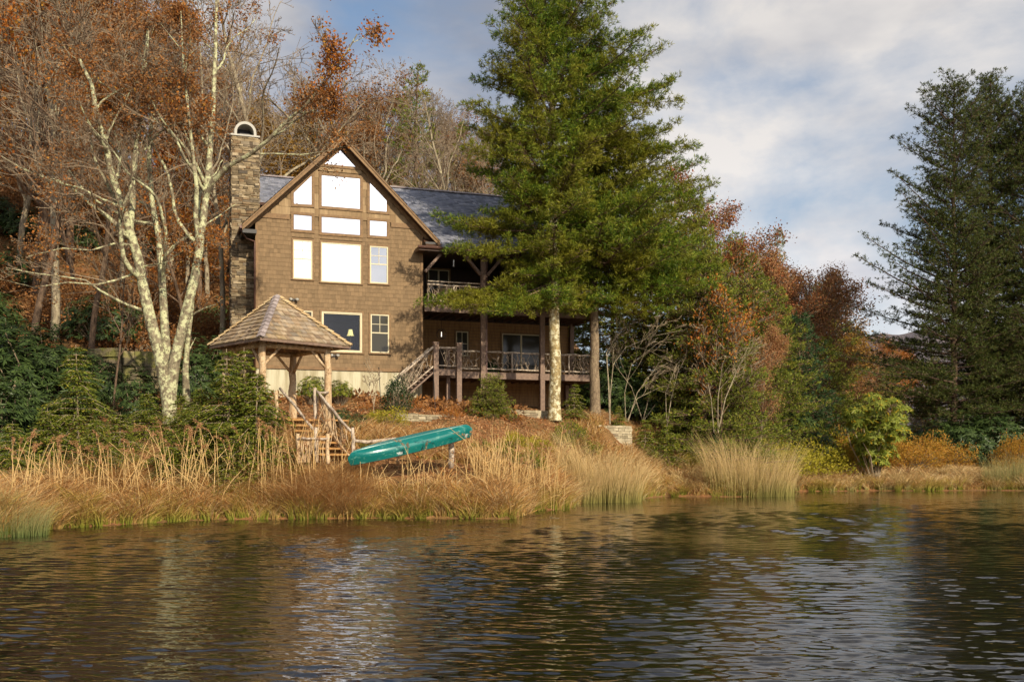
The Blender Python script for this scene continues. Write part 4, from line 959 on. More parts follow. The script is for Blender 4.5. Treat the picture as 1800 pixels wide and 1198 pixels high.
for k in range(4):
    a, b = corner[k], corner[(k + 1) % 4]; A3 = np.array([*a, zeav]); B3 = np.array([*b, zeav]); nr = unit(np.cross(B3 - A3, apx - A3)); rows = 11
    for r_ in range(rows):
        f0, f1 = r_ / rows, (r_ + 1.08) / rows; f1 = min(f1, .995)
        P0, P1 = A3 + (apx - A3) * f0, B3 + (apx - B3) * f0; Q0, Q1 = A3 + (apx - A3) * f1, B3 + (apx - B3) * f1
        Ln = np.linalg.norm(P1 - P0); s = -rng.random() * .1
        while s < Ln:
            w_ = .10 + .16 * rng.random(); s0, s1 = max(s, 0) / Ln, min(s + w_ - .006, Ln) / Ln; s += w_
            if s1 - s0 < .01: continue
            th = .035 + rng.random() * .02; jj = (P0 - Q0) * rng.normal() * .03
            # clip upper edge to the hip lines by lerping along both rows
            lo0, lo1 = P0 + (P1 - P0) * s0 + jj, P0 + (P1 - P0) * s1 + jj
            dU = unit((Q0 + Q1) / 2 - (P0 + P1) / 2) * np.linalg.norm((Q0 + Q1) / 2 - (P0 + P1) / 2)
            up0, up1 = lo0 + dU, lo1 + dU
            mx0 = np.dot(Q0 - P0, unit(P1 - P0)); mx1 = np.dot(Q1 - P0, unit(P1 - P0)); e = unit(P1 - P0)
            def cl(p):
                t = np.dot(p - P0, e); t2 = min(max(t, mx0), mx1); return p + e * (t2 - t)
            up0, up1 = cl(up0), cl(up1)
            mb.add([lo0 + nr * th, lo1 + nr * th, up1 + nr * .012, up0 + nr * .012, lo0, lo1], [[0, 1, 2, 3], [4, 5, 1, 0]])
            mb.add([lo0 + nr * th, lo0, up0 + nr * .012, lo1 + nr * th, lo1, up1 + nr * .012], [[0, 2, 1], [3, 4, 5]])
mb.obj('shakes', 'shake', groof_)
for k in range(4):
    A3 = np.array([*corner[k], zeav]); d = apx - A3; Ln = np.linalg.norm(d); dn = d / Ln; sd_ = unit(np.cross(dn, (0, 0, 1))); up = np.cross(sd_, dn); mb = MB(); n = 12
    for i_ in range(n):
        c = A3 + dn * Ln * (i_ + .5) / n + up * .065
        for sg in (-1, 1):
            sdn = unit(sd_ * sg - up * .42); mb.obox(c + sdn * .06 + up * .012, dn * Ln / n * .54 + up * -.02, sdn * .07, up * .012)
    mb.obj('hip_cap', 'ridgecap' if k == 0 else 'ridgecap_warm', groof_)
posts = [np.array([-7.88, 32.3]), np.array([-6.10, 33.9]), np.array([-7.64, 35.7]), np.array([-9.5, 34.0])]
for k, p in enumerate(posts):
    mb = MB(); b0 = GZ - (1.0 if k < 2 else .4); P = [(p[0] + rng.normal() * .012, p[1], z) for z in np.linspace(b0, 5.40, 9)]; mb.tube(P, np.linspace(.135, .115, 9) * (1 + rng.normal(size=9) * .04), 12); mb.obj('post', 'log', gaz, True)
for k in range(4):
    p, q = posts[k], posts[(k + 1) % 4]; mb = MB(); mb.tube([(*p, 5.28), (*((p + q) / 2), 5.29), (*q, 5.28)], [.08, .075, .08], 8); mb.obj('tie_beam', 'log', gaz, True)
    d = unit(q - p)
    for a, sg in ((p, 1), (q, -1)):
        mb = MB(); s_ = a + d * sg * .08; e_ = a + d * sg * .62; mb.tube([(*s_, 4.68), (*((s_ + e_) / 2 + 0), 4.96), (*e_, 5.24)], [.05, .045, .045], 7); mb.obj('brace', 'log', gaz, True)
for k in range(4):
    a, b = corner[k], corner[(k + 1) % 4]; mb = MB()
    for i_ in range(1, 8):
        q = a + (b - a) * i_ / 8; c = np.array([GC[0], GC[1]]); e_ = q + (c - q) * .55
        z1 = zeav + (apx[2] - zeav) * .5; mb.tube([(*(q + (c - q) * .04), zeav - .06), (*e_, zeav + (apx[2] - zeav) * .53 - .16)], [.035, .035], 6)
    mb.obj('rafters', 'log', gaz, True)
mb = MB()
for i_ in range(22):
    s0 = -1.9 + i_ * .174; L_ = 1.75
    mb.obox((GC[0] + .07 + s0 * .7071 * 0.98, GC[1] + s0 * .7071 * .98, GZ - .03), (.7071 * .08, .7071 * .08, 0), (-.7071 * 1.25, .7071 * 1.25, 0), (0, 0, .025))
mb.obj('floor_boards', 'stepwood', gaz)
# ---- rustic steps from the gazebo
st = thing('rustic_steps', 'wooden steps with crooked branch handrails climbing to the gazebo', 'steps', (-5.4, 31.4, 1.6))
def L3(*pts): return [tuple(wp(*p)) for p in pts]
def logpart(name, pts, r0, r1, par, mat='log', sides=8):
    pts = np.array(pts, float); n = 7; f = np.linspace(0, 1, n); g_ = np.linspace(0, 1, len(pts)); P = np.stack([np.interp(f, g_, pts[:, a]) for a in range(3)], 1)
    P[1:-1] += rng.normal(size=(n - 2, 3)) * .012
    mb = MB(); mb.tube(P, np.linspace(r0, r1, n) * (1 + rng.normal(size=n) * .07), sides); return mb.obj(name, mat, par, True)
logpart('post', L3((553.5, 681, 33), (554, 745, 33)), .06, .065, st, 'log_grey')
logpart('post', L3((620, 751, 31), (620.5, 812, 31)), .055, .06, st, 'log_grey')
logpart('post', L3((556, 751, 30.4), (555, 812, 30.4)), .06, .06, st, 'log_grey')
logpart('post', L3((486, 686, 32.6), (486, 745, 32.6)), .055, .06, st, 'log')
logpart('handrail', L3((557, 687, 33), (565, 696, 32.7), (580, 716, 32.2), (592, 731, 31.8), (605, 746, 31.4), (617, 757, 31)), .045, .04, st, 'log_grey')
logpart('handrail', L3((492, 682, 32.6), (504, 696, 32.2), (519, 714, 31.6), (533, 733, 31.1), (553, 756, 30.4)), .04, .04, st, 'log_grey')
logpart('handrail', L3((556, 688, 33), (566, 690, 33.3), (577, 689, 33.8)), .04, .035, st, 'log_grey')
logpart('lower_rail', L3((557, 727, 33), (570, 741, 32.6), (586, 762, 31.9), (600, 784, 31.4), (614, 800, 31)), .035, .03, st, 'log')
mb = MB(); P, Q = [], []
rail_t = np.array(L3((557, 689, 33), (580, 716, 32.2), (617, 758, 31))); rail_b = np.array(L3((557, 729, 33), (586, 762, 31.9), (614, 800, 31)))
for k in range(34):
    f0, f1 = rng.random(2) * .5 + rng.random() * .5; g_ = [0, .5, 1]
    a = np.array([np.interp(f0, g_, rail_t[:, i_]) for i_ in range(3)]); b = np.array([np.interp(min(1, f0 + rng.normal() * .12), g_, rail_b[:, i_]) for i_ in range(3)])
    P.append(np.array([a, (a + b) / 2 + rng.normal(size=3) * .05, b])); Q.append(np.array([.016, .013, .012]))
mb.paths(P, Q, 5); mb.obj('twig_lattice', 'log', st)
# treads run between the two handrails
Rt0, Rt1 = wp(557, 735, 33), wp(617, 806, 31); Lt0, Lt1 = wp(492, 738, 32.6), wp(553, 812, 30.4)
mb = MB(); nst = 7
for k in range(nst):
    f = (k + .3) / nst; a = Lt0 + (Lt1 - Lt0) * f; b = Rt0 + (Rt1 - Rt0) * f; z = max(a[2], b[2]); a[2] = b[2] = z
    d = unit((Lt1 - Lt0) * (1, 1, 0)); mb.obox((a + b) / 2, (b - a) / 2, d * .15, (0, 0, .03)); mb.obox((a + b) / 2 - d * .14 - np.array([0, 0, .09]), (b - a) / 2, d * .012, (0, 0, .055))
mb.obj('treads', 'stepwood', st)
for a, b in ((Lt0, Lt1), (Rt0, Rt1)): mb = MB(); mb.beam(a - (0, 0, .14), b - (0, 0, .14), .06, .2); mb.obj('stringer', 'stepwood', st)
# ---- small log gate panel
gt = thing('log_gate', 'short rustic log panel standing before the gazebo steps', 'gate', tuple(wp(550, 812, 29.9)))
logpart('post', L3((524, 762, 29.9), (525, 815, 29.9)), .06, .065, gt); logpart('post', L3((576, 762, 29.9), (576, 815, 29.9)), .06, .065, gt)
logpart('crossbar', L3((523, 772, 29.85), (577, 770, 29.85)), .035, .035, gt, 'log_grey')
mb = MB(); P, Q = [], []
for k in range(16):
    x = 526 + 49 * rng.random(); a = wp(x, 772, 29.9); b = wp(x + rng.normal() * 5, 812, 29.9); P.append(np.array([a, (a + b) / 2 + rng.normal(size=3) * .03, b])); Q.append(np.array([.014, .013, .012]))
mb.paths(P, Q, 5); mb.obj('twig_lattice', 'log', gt)
# ---- canoe rack and canoe
rk = thing('canoe_rack', 'log rail on short posts holding the canoe', 'rack', tuple(wp(700, 812, 31.2)))
logpart('post', L3((793, 765, 31.4), (793.5, 822, 31.4)), .085, .09, rk, 'log_grey'); 
logpart('rail', L3((622, 774, 31.1), (650, 776, 31.35), (680, 771, 31.5), (700, 772, 31.6), (735, 771, 31.75), (788, 770, 31.7)), .055, .05, rk, 'log_grey')
logpart('post', L3((700, 772, 31.65), (700, 815, 31.65)), .06, .06, rk, 'log')
ca = np.array(wp(619, 800, 29.6)); cbp = np.array(wp(823, 752, 31.2))
ax = unit(cbp - ca); Lc = np.linalg.norm(cbp - ca) + .25; mid = (ca + cbp) / 2
upv = np.array([0, -.46, .89]); upv = unit(upv - ax * np.dot(upv, ax)); acr = np.cross(ax, upv)
canoe = thing('canoe', 'teal overturned canoe leaning on the log rail above the grass', 'canoe', tuple(mid))
half = [(1.0, -.0), (1.0, .22), (.97, .27), (.93, .30), (.80, .345), (.76, .35), (.05, .392), (0, .415)]
sec_ = half + [(-a, b) for a, b in half[-2::-1]]; ns = 41; V = []
for i_ in range(ns):
    t = -1 + 2 * i_ / (ns - 1); wv = max(.0, 1 - abs(t) ** 2.8) ** .9; bw = .31 * wv + .012; sheer = -.10 * abs(t) ** 3; depth = .40
    end = max(0, (abs(t) - .86) / .14); keel = 1 - .55 * end ** 2.2
    for (s_, h_) in sec_:
        hh_ = h_ * keel if h_ > 0 else h_
        V.append(mid + ax * t * Lc / 2 * (1 - .03 * (h_ < .05)) + acr * s_ * bw + upv * (hh_ * .82 + (sheer * (1 - h_ / .4))) - upv * .2)
nsx = len(sec_); f = [[i_ * nsx + j_, i_ * nsx + j_ + 1, (i_ + 1) * nsx + j_ + 1, (i_ + 1) * nsx + j_] for i_ in range(ns - 1) for j_ in range(nsx - 1)]
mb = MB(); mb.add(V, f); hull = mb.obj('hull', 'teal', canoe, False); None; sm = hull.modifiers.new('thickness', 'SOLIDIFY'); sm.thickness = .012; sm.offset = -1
V = np.array(V)
for side in (0, nsx - 1):
    mb = MB(); mb.tube(V[side::nsx], [.016] * ns, 6); mb.obj('gunwale', 'black', canoe, True)
mb = MB(); mb.tube(V[nsx // 2::nsx] + upv * .004, [.008] * ns, 5); mb.obj('keel_line', 'teal', canoe, True)
nearside = 0 if np.dot(acr, (0, -1, 0)) > 0 else nsx - 1
def hullpt(tf, q):   # tf in 0..1 along, q section index
    i0 = tf * (ns - 1); k = int(i0); g_ = i0 - k; j_ = q if nearside == 0 else nsx - 1 - q; jf = int(math.floor(q)); jg = q - jf
    def P(i_, jj): jj = jj if nearside == 0 else nsx - 1 - jj; return V[i_ * nsx + jj]
    a = P(k, jf) * (1 - g_) + P(min(k + 1, ns - 1), jf) * g_; b = P(k, jf + 1) * (1 - g_) + P(min(k + 1, ns - 1), jf + 1) * g_; return a * (1 - jg) + b * jg + np.array([0, -.006, .002])
for t0, wdt, k in ((.345, .045, 0), (.93, .03, 1)):
    mb = MB(); P = []
    for i_ in range(26): P.append(hullpt(t0 + wdt * i_ / 25, .45 + .28 * math.sin(i_ * 1.35) + (.25 if i_ in (3, 14) else 0)))
    mb.tube(P, [.013] * 26, 4); mb.obj('script_mark', 'white', canoe)

# ---------------------------------------------------------------- stone walls
def wallthing(name, label, cat, pts, h, mat, seed, **k):
    base = pts[0]; t = thing(name, label, cat, base); m1, m2 = MB(), MB(); rg = np.random.default_rng(seed)
    for a, b in zip(pts[:-1], pts[1:]):
        a2, b2 = np.array(a[:2]), np.array(b[:2]); d = unit(b2 - a2); nr = np.array([d[1], -d[0]]); z0 = min(a[2], b[2]) - .25; z1 = max(a[2], b[2]) + h
        m_ = MB(); stonewall(m1, [(tuple(a2), tuple(b2), tuple(nr))], z0, z1, rg, **k)
        c = (a2 + b2) / 2 - nr * .17; m2.obox((c[0], c[1], (z0 + z1) / 2 - .01), (*((b2 - a2) / 2), 0), (*(nr * .15), 0), (0, 0, (z1 - z0) / 2 - .02))
    m1.obj('stones', mat, t); m2.obj('core', 'mortar', t)
    return t
wallthing('retaining_wall', 'low pale dry stone wall below the deck stairs', 'wall', [at(696, 38.0, -.1), at(735, 38.6, -.12), at(785, 39.4, -.3)], .38, 'wallstone', 3, hmin=.07, hmax=.16, wmin=.2, wmax=.6)
wallthing('retaining_wall', 'pale dry stone wall on the bank right of the dark pine trunk', 'wall', [at(1052, 45.0, -.6), at(1110, 46.3, -.62), at(1150, 47.6, -.75), at(1185, 49.2, -1.0)], .62, 'wallstone', 4, hmin=.08, hmax=.18, wmin=.2, wmax=.6)
wallthing('retaining_wall', 'grey stone ledge under the deck between the posts', 'wall', [at(830, 43.2), at(900, 44.0), at(965, 45.2)], .25, 'wallstone', 6, hmin=.08, hmax=.14, wmin=.3, wmax=.7)
wallthing('boulder_wall', 'mossy boulder wall in the woods behind the forked pale tree', 'wall', [at(150, 42.5), at(215, 42.2), at(290, 43)], 1.7, 'mossstone', 7, hmin=.16, hmax=.4, wmin=.35, wmax=.95, pr=.22)

# ---------------------------------------------------------------- forked lichened tree at left
def stem(w, rng, pts, r, cfg, lvl=0): grow(w, rng, None, None, 0, r, lvl, cfg, pts=[wp(*p) for p in pts])
CF = dict(levels=4, wob=.15, trop=.03, kids=(9, 7, 6, 4), start=(.4, .2, .15, .1), ang=(45, 42, 38, 38), ratio=(.30, .48, .5, .5), step=.35, rmin=.007, minz=-.45)
rg = random.Random(12); w = Wood()
b0 = at(297, 35.5)
stem(w, rg, [(303, 775, 35.5), (299, 728, 35.5), (296, 700, 35.5), (290, 668, 35.5), (280, 620, 35.4), (264, 560, 35.2), (253, 510, 35.1), (243, 455, 35), (228, 405, 34.8), (212, 355, 34.6), (196, 305, 34.4), (186, 255, 34.2), (170, 205, 34), (162, 150, 33.8), (140, 105, 33.7)], .28, CF)
stem(w, rg, [(300, 770, 35.5), (298, 690, 35.55), (297, 650, 35.7), (291, 600, 35.8), (288, 545, 36), (284, 480, 36.2), (280, 420, 36.4), (268, 360, 36.6), (262, 290, 36.8), (266, 210, 37), (258, 120, 37.2), (262, 20, 37.4)], .2, CF)
stem(w, rg, [(301, 770, 35.5), (300, 690, 35.5), (306, 640, 35.5), (316, 595, 35.5), (328, 545, 35.5), (342, 490, 35.5), (350, 440, 35.6), (356, 395, 35.6), (363, 340, 35.7), (368, 280, 35.8), (374, 200, 36), (378, 110, 36.2), (380, 20, 36.4), (384, -80, 36.6)], .23, CF)
stem(w, rg, [(327, 765, 36.4), (328, 700, 36.4), (326, 650, 36.4), (330, 600, 36.3), (338, 540, 36.2), (344, 480, 36.1)], .17, dict(CF, kids=(0, 2, 2, 2)))
stem(w, rg, [(228, 405, 34.8), (233, 360, 34.9), (233, 310, 35), (240, 250, 35.1), (250, 190, 35.2), (254, 110, 35.3), (262, 20, 35.4)], .12, CF)
stem(w, rg, [(350, 430, 35.6), (344, 380, 35.4), (346, 330, 35.2), (338, 260, 35), (330, 190, 34.9), (322, 110, 34.8), (318, 20, 34.7)], .1, CF)
CB = dict(CF, kids=(7, 5, 5, 4), ratio=(.28, .5, .5, .5))
w2 = w; w = Wood(); stem(w, rg, [(361, 350, 35.7), (372, 322, 35.4), (400, 292, 35), (438, 272, 34.6), (470, 248, 34.2), (505, 212, 33.9), (538, 184, 33.6), (575, 140, 33.3), (606, 98, 33), (628, 60, 32.8)], .1, CB)
stem(w, rg, [(440, 271, 34.6), (480, 270, 34.5), (530, 272, 34.4), (572, 266, 34.3), (600, 258, 34.2)], .035, CB, 1)
wb = w; w = w2; stem(w, rg, [(250, 545, 35.2), (222, 535, 34.8), (200, 524, 34.4), (175, 510, 34), (150, 492, 33.6), (110, 486, 33.2), (60, 480, 32.8), (10, 470, 32.4)], .06, CB, 1)
stem(w, rg, [(243, 478, 35), (205, 492, 34.6), (170, 500, 34.2), (120, 496, 33.8), (60, 505, 33.4), (0, 490, 33)], .05, CB, 1)
stem(w, rg, [(236, 430, 34.9), (200, 428, 34.4), (160, 440, 34), (110, 436, 33.5), (50, 450, 33)], .045, CB, 1)
stem(w, rg, [(216, 365, 34.6), (180, 350, 34.2), (140, 330, 33.8), (90, 318, 33.4), (30, 290, 33)], .055, CB, 1)
stem(w, rg, [(248, 470, 35.1), (262, 466, 34.9), (290, 462, 34.6), (322, 440, 34.3), (352, 408, 34)], .035, CB, 1)
t = thing('forked_tree', 'big many-stemmed tree with pale lichened trunks forking near the ground left of the house', 'tree', b0)
def prune(w_):
    k1 = []
    for k in range(len(w_.P)):
        m_ = w_.P[k][len(w_.P[k]) // 2]; px, py = 900 + m_[0] / m_[1] * F, HOR - (m_[2] - CAMZ) / m_[1] * F
        if not (w_.lv[k] >= 1 and 398 < px < 462 and 195 < py < 640 and (w_.lv[k] >= 2 or py < 260)): k1.append(k)
    for a_ in ('P', 'Rr', 'lv'): setattr(w_, a_, [getattr(w_, a_)[k] for k in k1])
    k2 = [k for k, m_ in enumerate(w_.tp) if not (396 < 900 + m_[0] / m_[1] * F < 465 and 190 < HOR - (m_[2] - CAMZ) / m_[1] * F < 640)]
    for a_ in ('tp', 'td'): setattr(w_, a_, [getattr(w_, a_)[k] for k in k2])
prune(w); prune(wb)
lo = leaves_at(wb, 2400, .11, np.random.default_rng(8), .2, patch=.35, zmin=13.6)
for a_ in ('P', 'Rr', 'lv', 'tp', 'td'): getattr(w, a_).extend(getattr(wb, a_))
a, b = wood_meshes(w, None, None)
lv = leaves_at(w, 19000, .09, np.random.default_rng(3), .14, patch=.45)
lv.obj('crown', 'rust', t); a.obj('trunk', 'bark_lichen', t, True); b.obj('twigs', 'twigs_brown', t); lo.obj('orange_leaves', 'orange', t)
lv = leaves_at(w, 7000, .10, np.random.default_rng(4), .12, patch=.9); lv.obj('orange_leaves', 'orange', t)

# ---------------------------------------------------------------- big pines in front of the deck
def pprof(tab):
    ys = [a for a, _, _ in tab][::-1]; l = [b for _, b, _ in tab][::-1]; r_ = [c for _, _, c in tab][::-1]
    def f(z, az, Y0, zb):
        return z
    return tab
def make_big_pine(px, Y, ytop, ybot, tab, r, name, label, bark, seed, extra=(), whorl=.40, nb=6, skip=None, ybase=None, **kw):
    base = at(px, Y); s_ = Y / F; H = CAMZ + (HOR - ytop) * s_ - base[2]; c0 = CAMZ + (HOR - ybot) * s_ - base[2]
    ys = np.array([q[0] for q in tab], float); lf = np.array([q[1] for q in tab]) * s_; rt = np.array([q[2] for q in tab]) * s_
    def prof(z, az):
        y = HOR - (z + base[2] - CAMZ) / s_; l = np.interp(y, ys, lf); r_ = np.interp(y, ys, rt); c = math.cos(az); m_ = (l + r_) / 2
        side = r_ if c > 0 else l; return (side * abs(c) + min(m_, 4.2) * (1 - abs(c))) * .93
    ex = []
    for (y0, tx, ty, dY, rr_) in extra:
        p = np.array([0, 0, CAMZ + (HOR - y0) * s_ - base[2]]); q = wp(tx, ty, Y + dY) - np.array(base); ex.append((p, q, rr_))
    c = conifer(seed, H, c0, prof, r, whorl * 1.2, nb, extra=ex, skip=skip, **kw)
    return place(conif_parts(name, c, bark, kw.get('leaf', 'pine')), 'pine_tree', label, 'tree', base)
T1 = [(-120, 20, 20), (-40, 45, 45), (20, 70, 70), (60, 85, 95), (110, 100, 120), (160, 115, 150), (200, 115, 165), (250, 130, 160), (280, 135, 150), (320, 105, 150), (380, 105, 160), (430, 75, 150), (470, 70, 120), (520, 65, 90), (545, 40, 60)]
make_big_pine(975, 44.5, -150, 535, T1, .26, 'pine_a', 'tall green pine with pale flaking trunk in front of the deck', 'bark_pine', 101,
   sec=.23, tstep=.09, cj=.08, secr=.42, start=.15, rough=.62,
   extra=[(400, 768, 378, -1.5, .05), (425, 790, 432, -2.5, .05), (395, 800, 400, .5, .05), (495, 748, 528, -1.5, .055), (480, 775, 520, -.3, .05), (500, 800, 535, -2.5, .05), (505, 850, 545, -3, .04), (150, 1195, 175, -1, .05), (185, 1180, 140, 1, .05), (90, 1125, 55, -.5, .05), (240, 1225, 255, 0, .04), (270, 815, 262, -1, .05), (300, 825, 300, 1.5, .05)],
   tk=9, tl=.19, tw=.026, arch=.08, rise=(.02, .6), nb=7)
T2 = [(180, 10, 25), (260, 50, 100), (320, 70, 150), (380, 80, 180), (430, 80, 195), (480, 90, 200), (520, 80, 170), (545, 40, 90)]
make_big_pine(1045, 46.0, 170, 535, T2, .235, 'pine_b', 'second pine with shade-darkened trunk right of the pale-trunked one', 'bark_pine_shaded', 102,
   extra=[(440, 1268, 468, -1, .05), (470, 1255, 500, -2, .05), (400, 1240, 420, -2, .05)], tk=9, tl=.19, tw=.026, arch=.08, rise=(.0, .5), nb=7, sec=.23, tstep=.09, cj=.08, secr=.42, start=.15, rough=.48)

# ---------------------------------------------------------------- dark pines at the right edge
def dark_pine(px, Y, ytop, tab, seed, label, **kw):
    base = at(px, Y); s_ = Y / F; H = CAMZ + (HOR - ytop) * s_ - base[2]; c0 = CAMZ + (HOR - 725) * s_ - base[2]
    ys = np.array([q[0] for q in tab], float); lf = np.array([q[1] for q in tab]) * s_; rt = np.array([q[2] for q in tab]) * s_
    def prof(z, az):
        y = HOR - (z + base[2] - CAMZ) / s_; l = np.interp(y, ys, lf); r_ = np.interp(y, ys, rt); c = math.cos(az); side = r_ if c > 0 else l
        return side * abs(c) + min((l + r_) / 2, 3.8) * (1 - abs(c)) * .8
    c = conifer(seed, H, c0, prof, .22, .41, 6, rise=(.06, 1.0), tk=8, tl=.19, tw=.034, arch=.05, sec=.36, tstep=.17, rough=.6, cj=.07, secr=.42, start=.12, **kw)
    return place(conif_parts('dark_pine', c, 'bark_brown', 'pine_dark', 'twigs_dark'), 'pine_tree', label, 'tree', base, group='dark pines at the right shore')
TD = [(140, 14, 14), (200, 38, 34), (260, 66, 55), (330, 86, 65), (400, 95, 60), (500, 130, 80), (580, 135, 100), (640, 140, 115), (725, 120, 110)]
dark_pine(1676, 62, 140, TD, 201, 'dark open-crowned pine nearest the gap of sky, its left limbs reaching out')
dark_pine(1744, 64, 128, [(a, b * .7, c) for a, b, c in TD], 202, 'tallest dark pine, between two others at the right edge')
dark_pine(1815, 63, 170, [(a, b * .8, c) for a, b, c in TD], 203, 'dark pine cut off by the right edge of the photo')

# ---------------------------------------------------------------- generic trees
CL = dict(CFG_BARE, kids=(16, 7, 6, 4), start=(.25, .15, .1, .1), ratio=(.42, .5, .5, .45))
CM = dict(CFG_BARE, levels=3, kids=(18, 8, 6), start=(.3, .15, .1), ang=(45, 42, 40), ratio=(.36, .45, .5), rmin=.014, step=.8)
bareA = make_decid('bareA', 1, 16, .20); bareB = make_decid('bareB', 2, 17, .24, bark='bark_grey'); bareC = make_decid('bareC', 3, 15, .15, CM, bark='bark_brown', twig='twigs_brown')
rustA = make_decid('rustA', 4, 14, .17, CL, 4200, 'rust', .17, 'bark_grey', patch=.4, spread=.3)
orngA = make_decid('orngA', 5, 13, .15, CM, 5200, 'orange', .17, 'bark_brown', patch=.45, spread=.3)
goldA = make_decid('goldA', 6, 12, .13, CM, 3600, 'gold', .17, 'bark_grey', patch=.5, spread=.3)
rustB = make_decid('rustB', 7, 16, .2, CM, 6500, 'rust', .16, 'bark_brown', patch=.15, spread=.35)
redA = make_decid('redA', 8, 11, .16, CL, 15000, 'red', .10, 'bark_brown', patch=.05, spread=.2)
pinkA = make_decid('pinkA', 9, 8, .12, CL, 9000, 'pinkish', .085, 'bark_grey', 'twigs_brown', patch=.1, spread=.22)
orngB = make_decid('orngB', 10, 6, .05, CM, 900, 'orange', .12, 'bark_brown', patch=.7, spread=.15)
def cone(Rb, p=.8): return lambda z, az, H: Rb
def mkconif(seed, H, c0, Rb, leaf, r=.14, p=.8, **kw):
    c = conifer(seed, H, c0, lambda z, az: Rb * max(0, (1 - z / H)) ** p + .1, r, **kw); return conif_parts('conifer', c, 'bark_brown', leaf)
forestpine = mkconif(51, 13, 3.0, 3.0, 'pine', .18, nb=5, whorl=.5, tk=5, tl=.2, tw=.035, sec=.36, tstep=.2)
youngpine = mkconif(52, 6.5, .3, 2.0, 'pine_blue', .10, nb=7, whorl=.28, tk=6, tl=.15, tw=.028, rise=(.2, .8))
darkcon = mkconif(53, 9, .4, 2.8, 'hemlock', .14, nb=7, whorl=.32, tk=5, tl=.16, tw=.035, rise=(-.1, .3), sec=.3, tstep=.16)
rr = random.Random(9)
# prominent trees one can point to
HH = {}
def put(parts, px, Y, ytop, H0, name, label, cat='tree', rz=None, grp=None, wx=1.0, dz=0):
    H0 = max(v_.co.z for n_, me_ in parts for v_ in me_.vertices) if id(parts) not in HH else HH[id(parts)]; HH[id(parts)] = H0
    b = at(px, Y, -.15 + dz); top = CAMZ + (HOR - ytop) * Y / F; s_ = (top - b[2]) / H0
    return place(parts, name, label, cat, b, rr.random() * 6.28 if rz is None else rz, (s_ * wx, s_ * wx, s_), grp)
put(bareB, 690, 66, 130, 17, 'bare_tree', 'grey leafless tree with heavy limbs rising behind the gable right slope', rz=.6, wx=1.25)
put(bareA, 800, 64, 150, 16, 'bare_tree', 'grey leafless tree rising behind the roof ridge left of the big pine', rz=2.1)
put(bareC, 886, 62, 190, 15, 'bare_tree', 'slim pale trunk seen between the ridge and the big pine')
put(bareA, 458, 60, -60, 16, 'bare_tree', 'tall slender bare tree rising just right of the chimney cap')
put(bareC, 520, 66, 110, 15, 'bare_tree', 'slim bare tree behind the left roof slope')
put(bareB, 97, 50, -120, 17, 'bare_tree', 'thick grey trunk at far left behind the forked tree', wx=.8)
put(bareC, 58, 47, -60, 15, 'bare_tree', 'thin trunk nearest the left edge among dark evergreens')
put(bareA, 392, 50, 60, 16, 'bare_tree', 'pale trunk just left of the stone chimney', wx=.8)
put(bareC, 160, 48, 20, 15, 'bare_tree', 'slim trunk between the thick grey trunk and the forked tree')
put(bareC, 200, 36.5, 330, 15, 'bare_tree', 'small crooked trunk before the mossy boulder wall', wx=.55)
put(forestpine, 728, 72, 108, 13, 'pine_tree', 'yellow-green pine behind the grey leafless tree above the roof')
put(forestpine, 640, 80, 200, 13, 'pine_tree', 'small pine in the woods just above the gable peak')
put(forestpine, 820, 74, 210, 13, 'pine_tree', 'pine in the woods above the roof by the big pine')
put(orngA, 590, 76, 215, 13, 'orange_tree', 'orange-leaved tree rising over the gable peak')
put(rustA, 650, 74, 190, 14, 'rusty_tree', 'rust-leaved tree behind the gable right slope')
put(goldA, 480, 64, 190, 12, 'golden_tree', 'golden-leaved tree between chimney and gable')
put(goldA, 545, 70, 200, 12, 'golden_tree', 'golden-leaved tree above the left roof slope')
put(orngA, 330, 52, 240, 13, 'orange_tree', 'orange-leaved tree between the forked tree stems and chimney')
# forest by zones
zones = [('left of the forked tree on the dark wooded slope', -160, 190, 54, 100, 30, (rustB, rustA, rustB, orngA, bareA, forestpine, bareC)),
         ('behind the forked tree on the wooded slope', 190, 410, 56, 100, 22, (bareA, bareC, rustA, rustB, bareB, goldA)),
         ('above the roof between chimney and gable', 410, 600, 66, 100, 12, (bareC, bareA, goldA, rustA, bareC)),
         ('above the roof right of the gable', 620, 900, 68, 100, 22, (bareC, bareC, rustA, bareA, rustA, bareC)),
         ]
names = {id(rustA): ('rusty_tree', 'thin rust-leaved tree'), id(rustB): ('rusty_tree', 'leafy rust-brown tree'), id(orngA): ('orange_tree', 'orange-leaved tree'), id(goldA): ('golden_tree', 'golden-leaved tree'),
         id(bareA): ('bare_tree', 'grey leafless tree'), id(bareB): ('bare_tree', 'stout grey leafless tree'), id(bareC): ('bare_tree', 'slim brown leafless tree'), id(forestpine): ('pine_tree', 'dark green pine')}
for zn, x0, x1, y0, y1, cnt, kinds in zones:
    for k in range(cnt):
        q = rr.choice(kinds); px = x0 + (x1 - x0) * (k + rr.random()) / cnt; Y = y0 + (y1 - y0) * rr.random() ** .8
        nm_, lb = names[id(q)]; s_ = (.75 + .4 * rr.random()) * (1.15 if px < 200 else .88 if px > 420 else 1.0)
        place(q, nm_, lb + ' ' + zn, 'tree', at(px, Y, -.2), rr.random() * 6.28, (s_, s_, s_ * (.9 + .2 * rr.random())), lb + 's ' + zn)
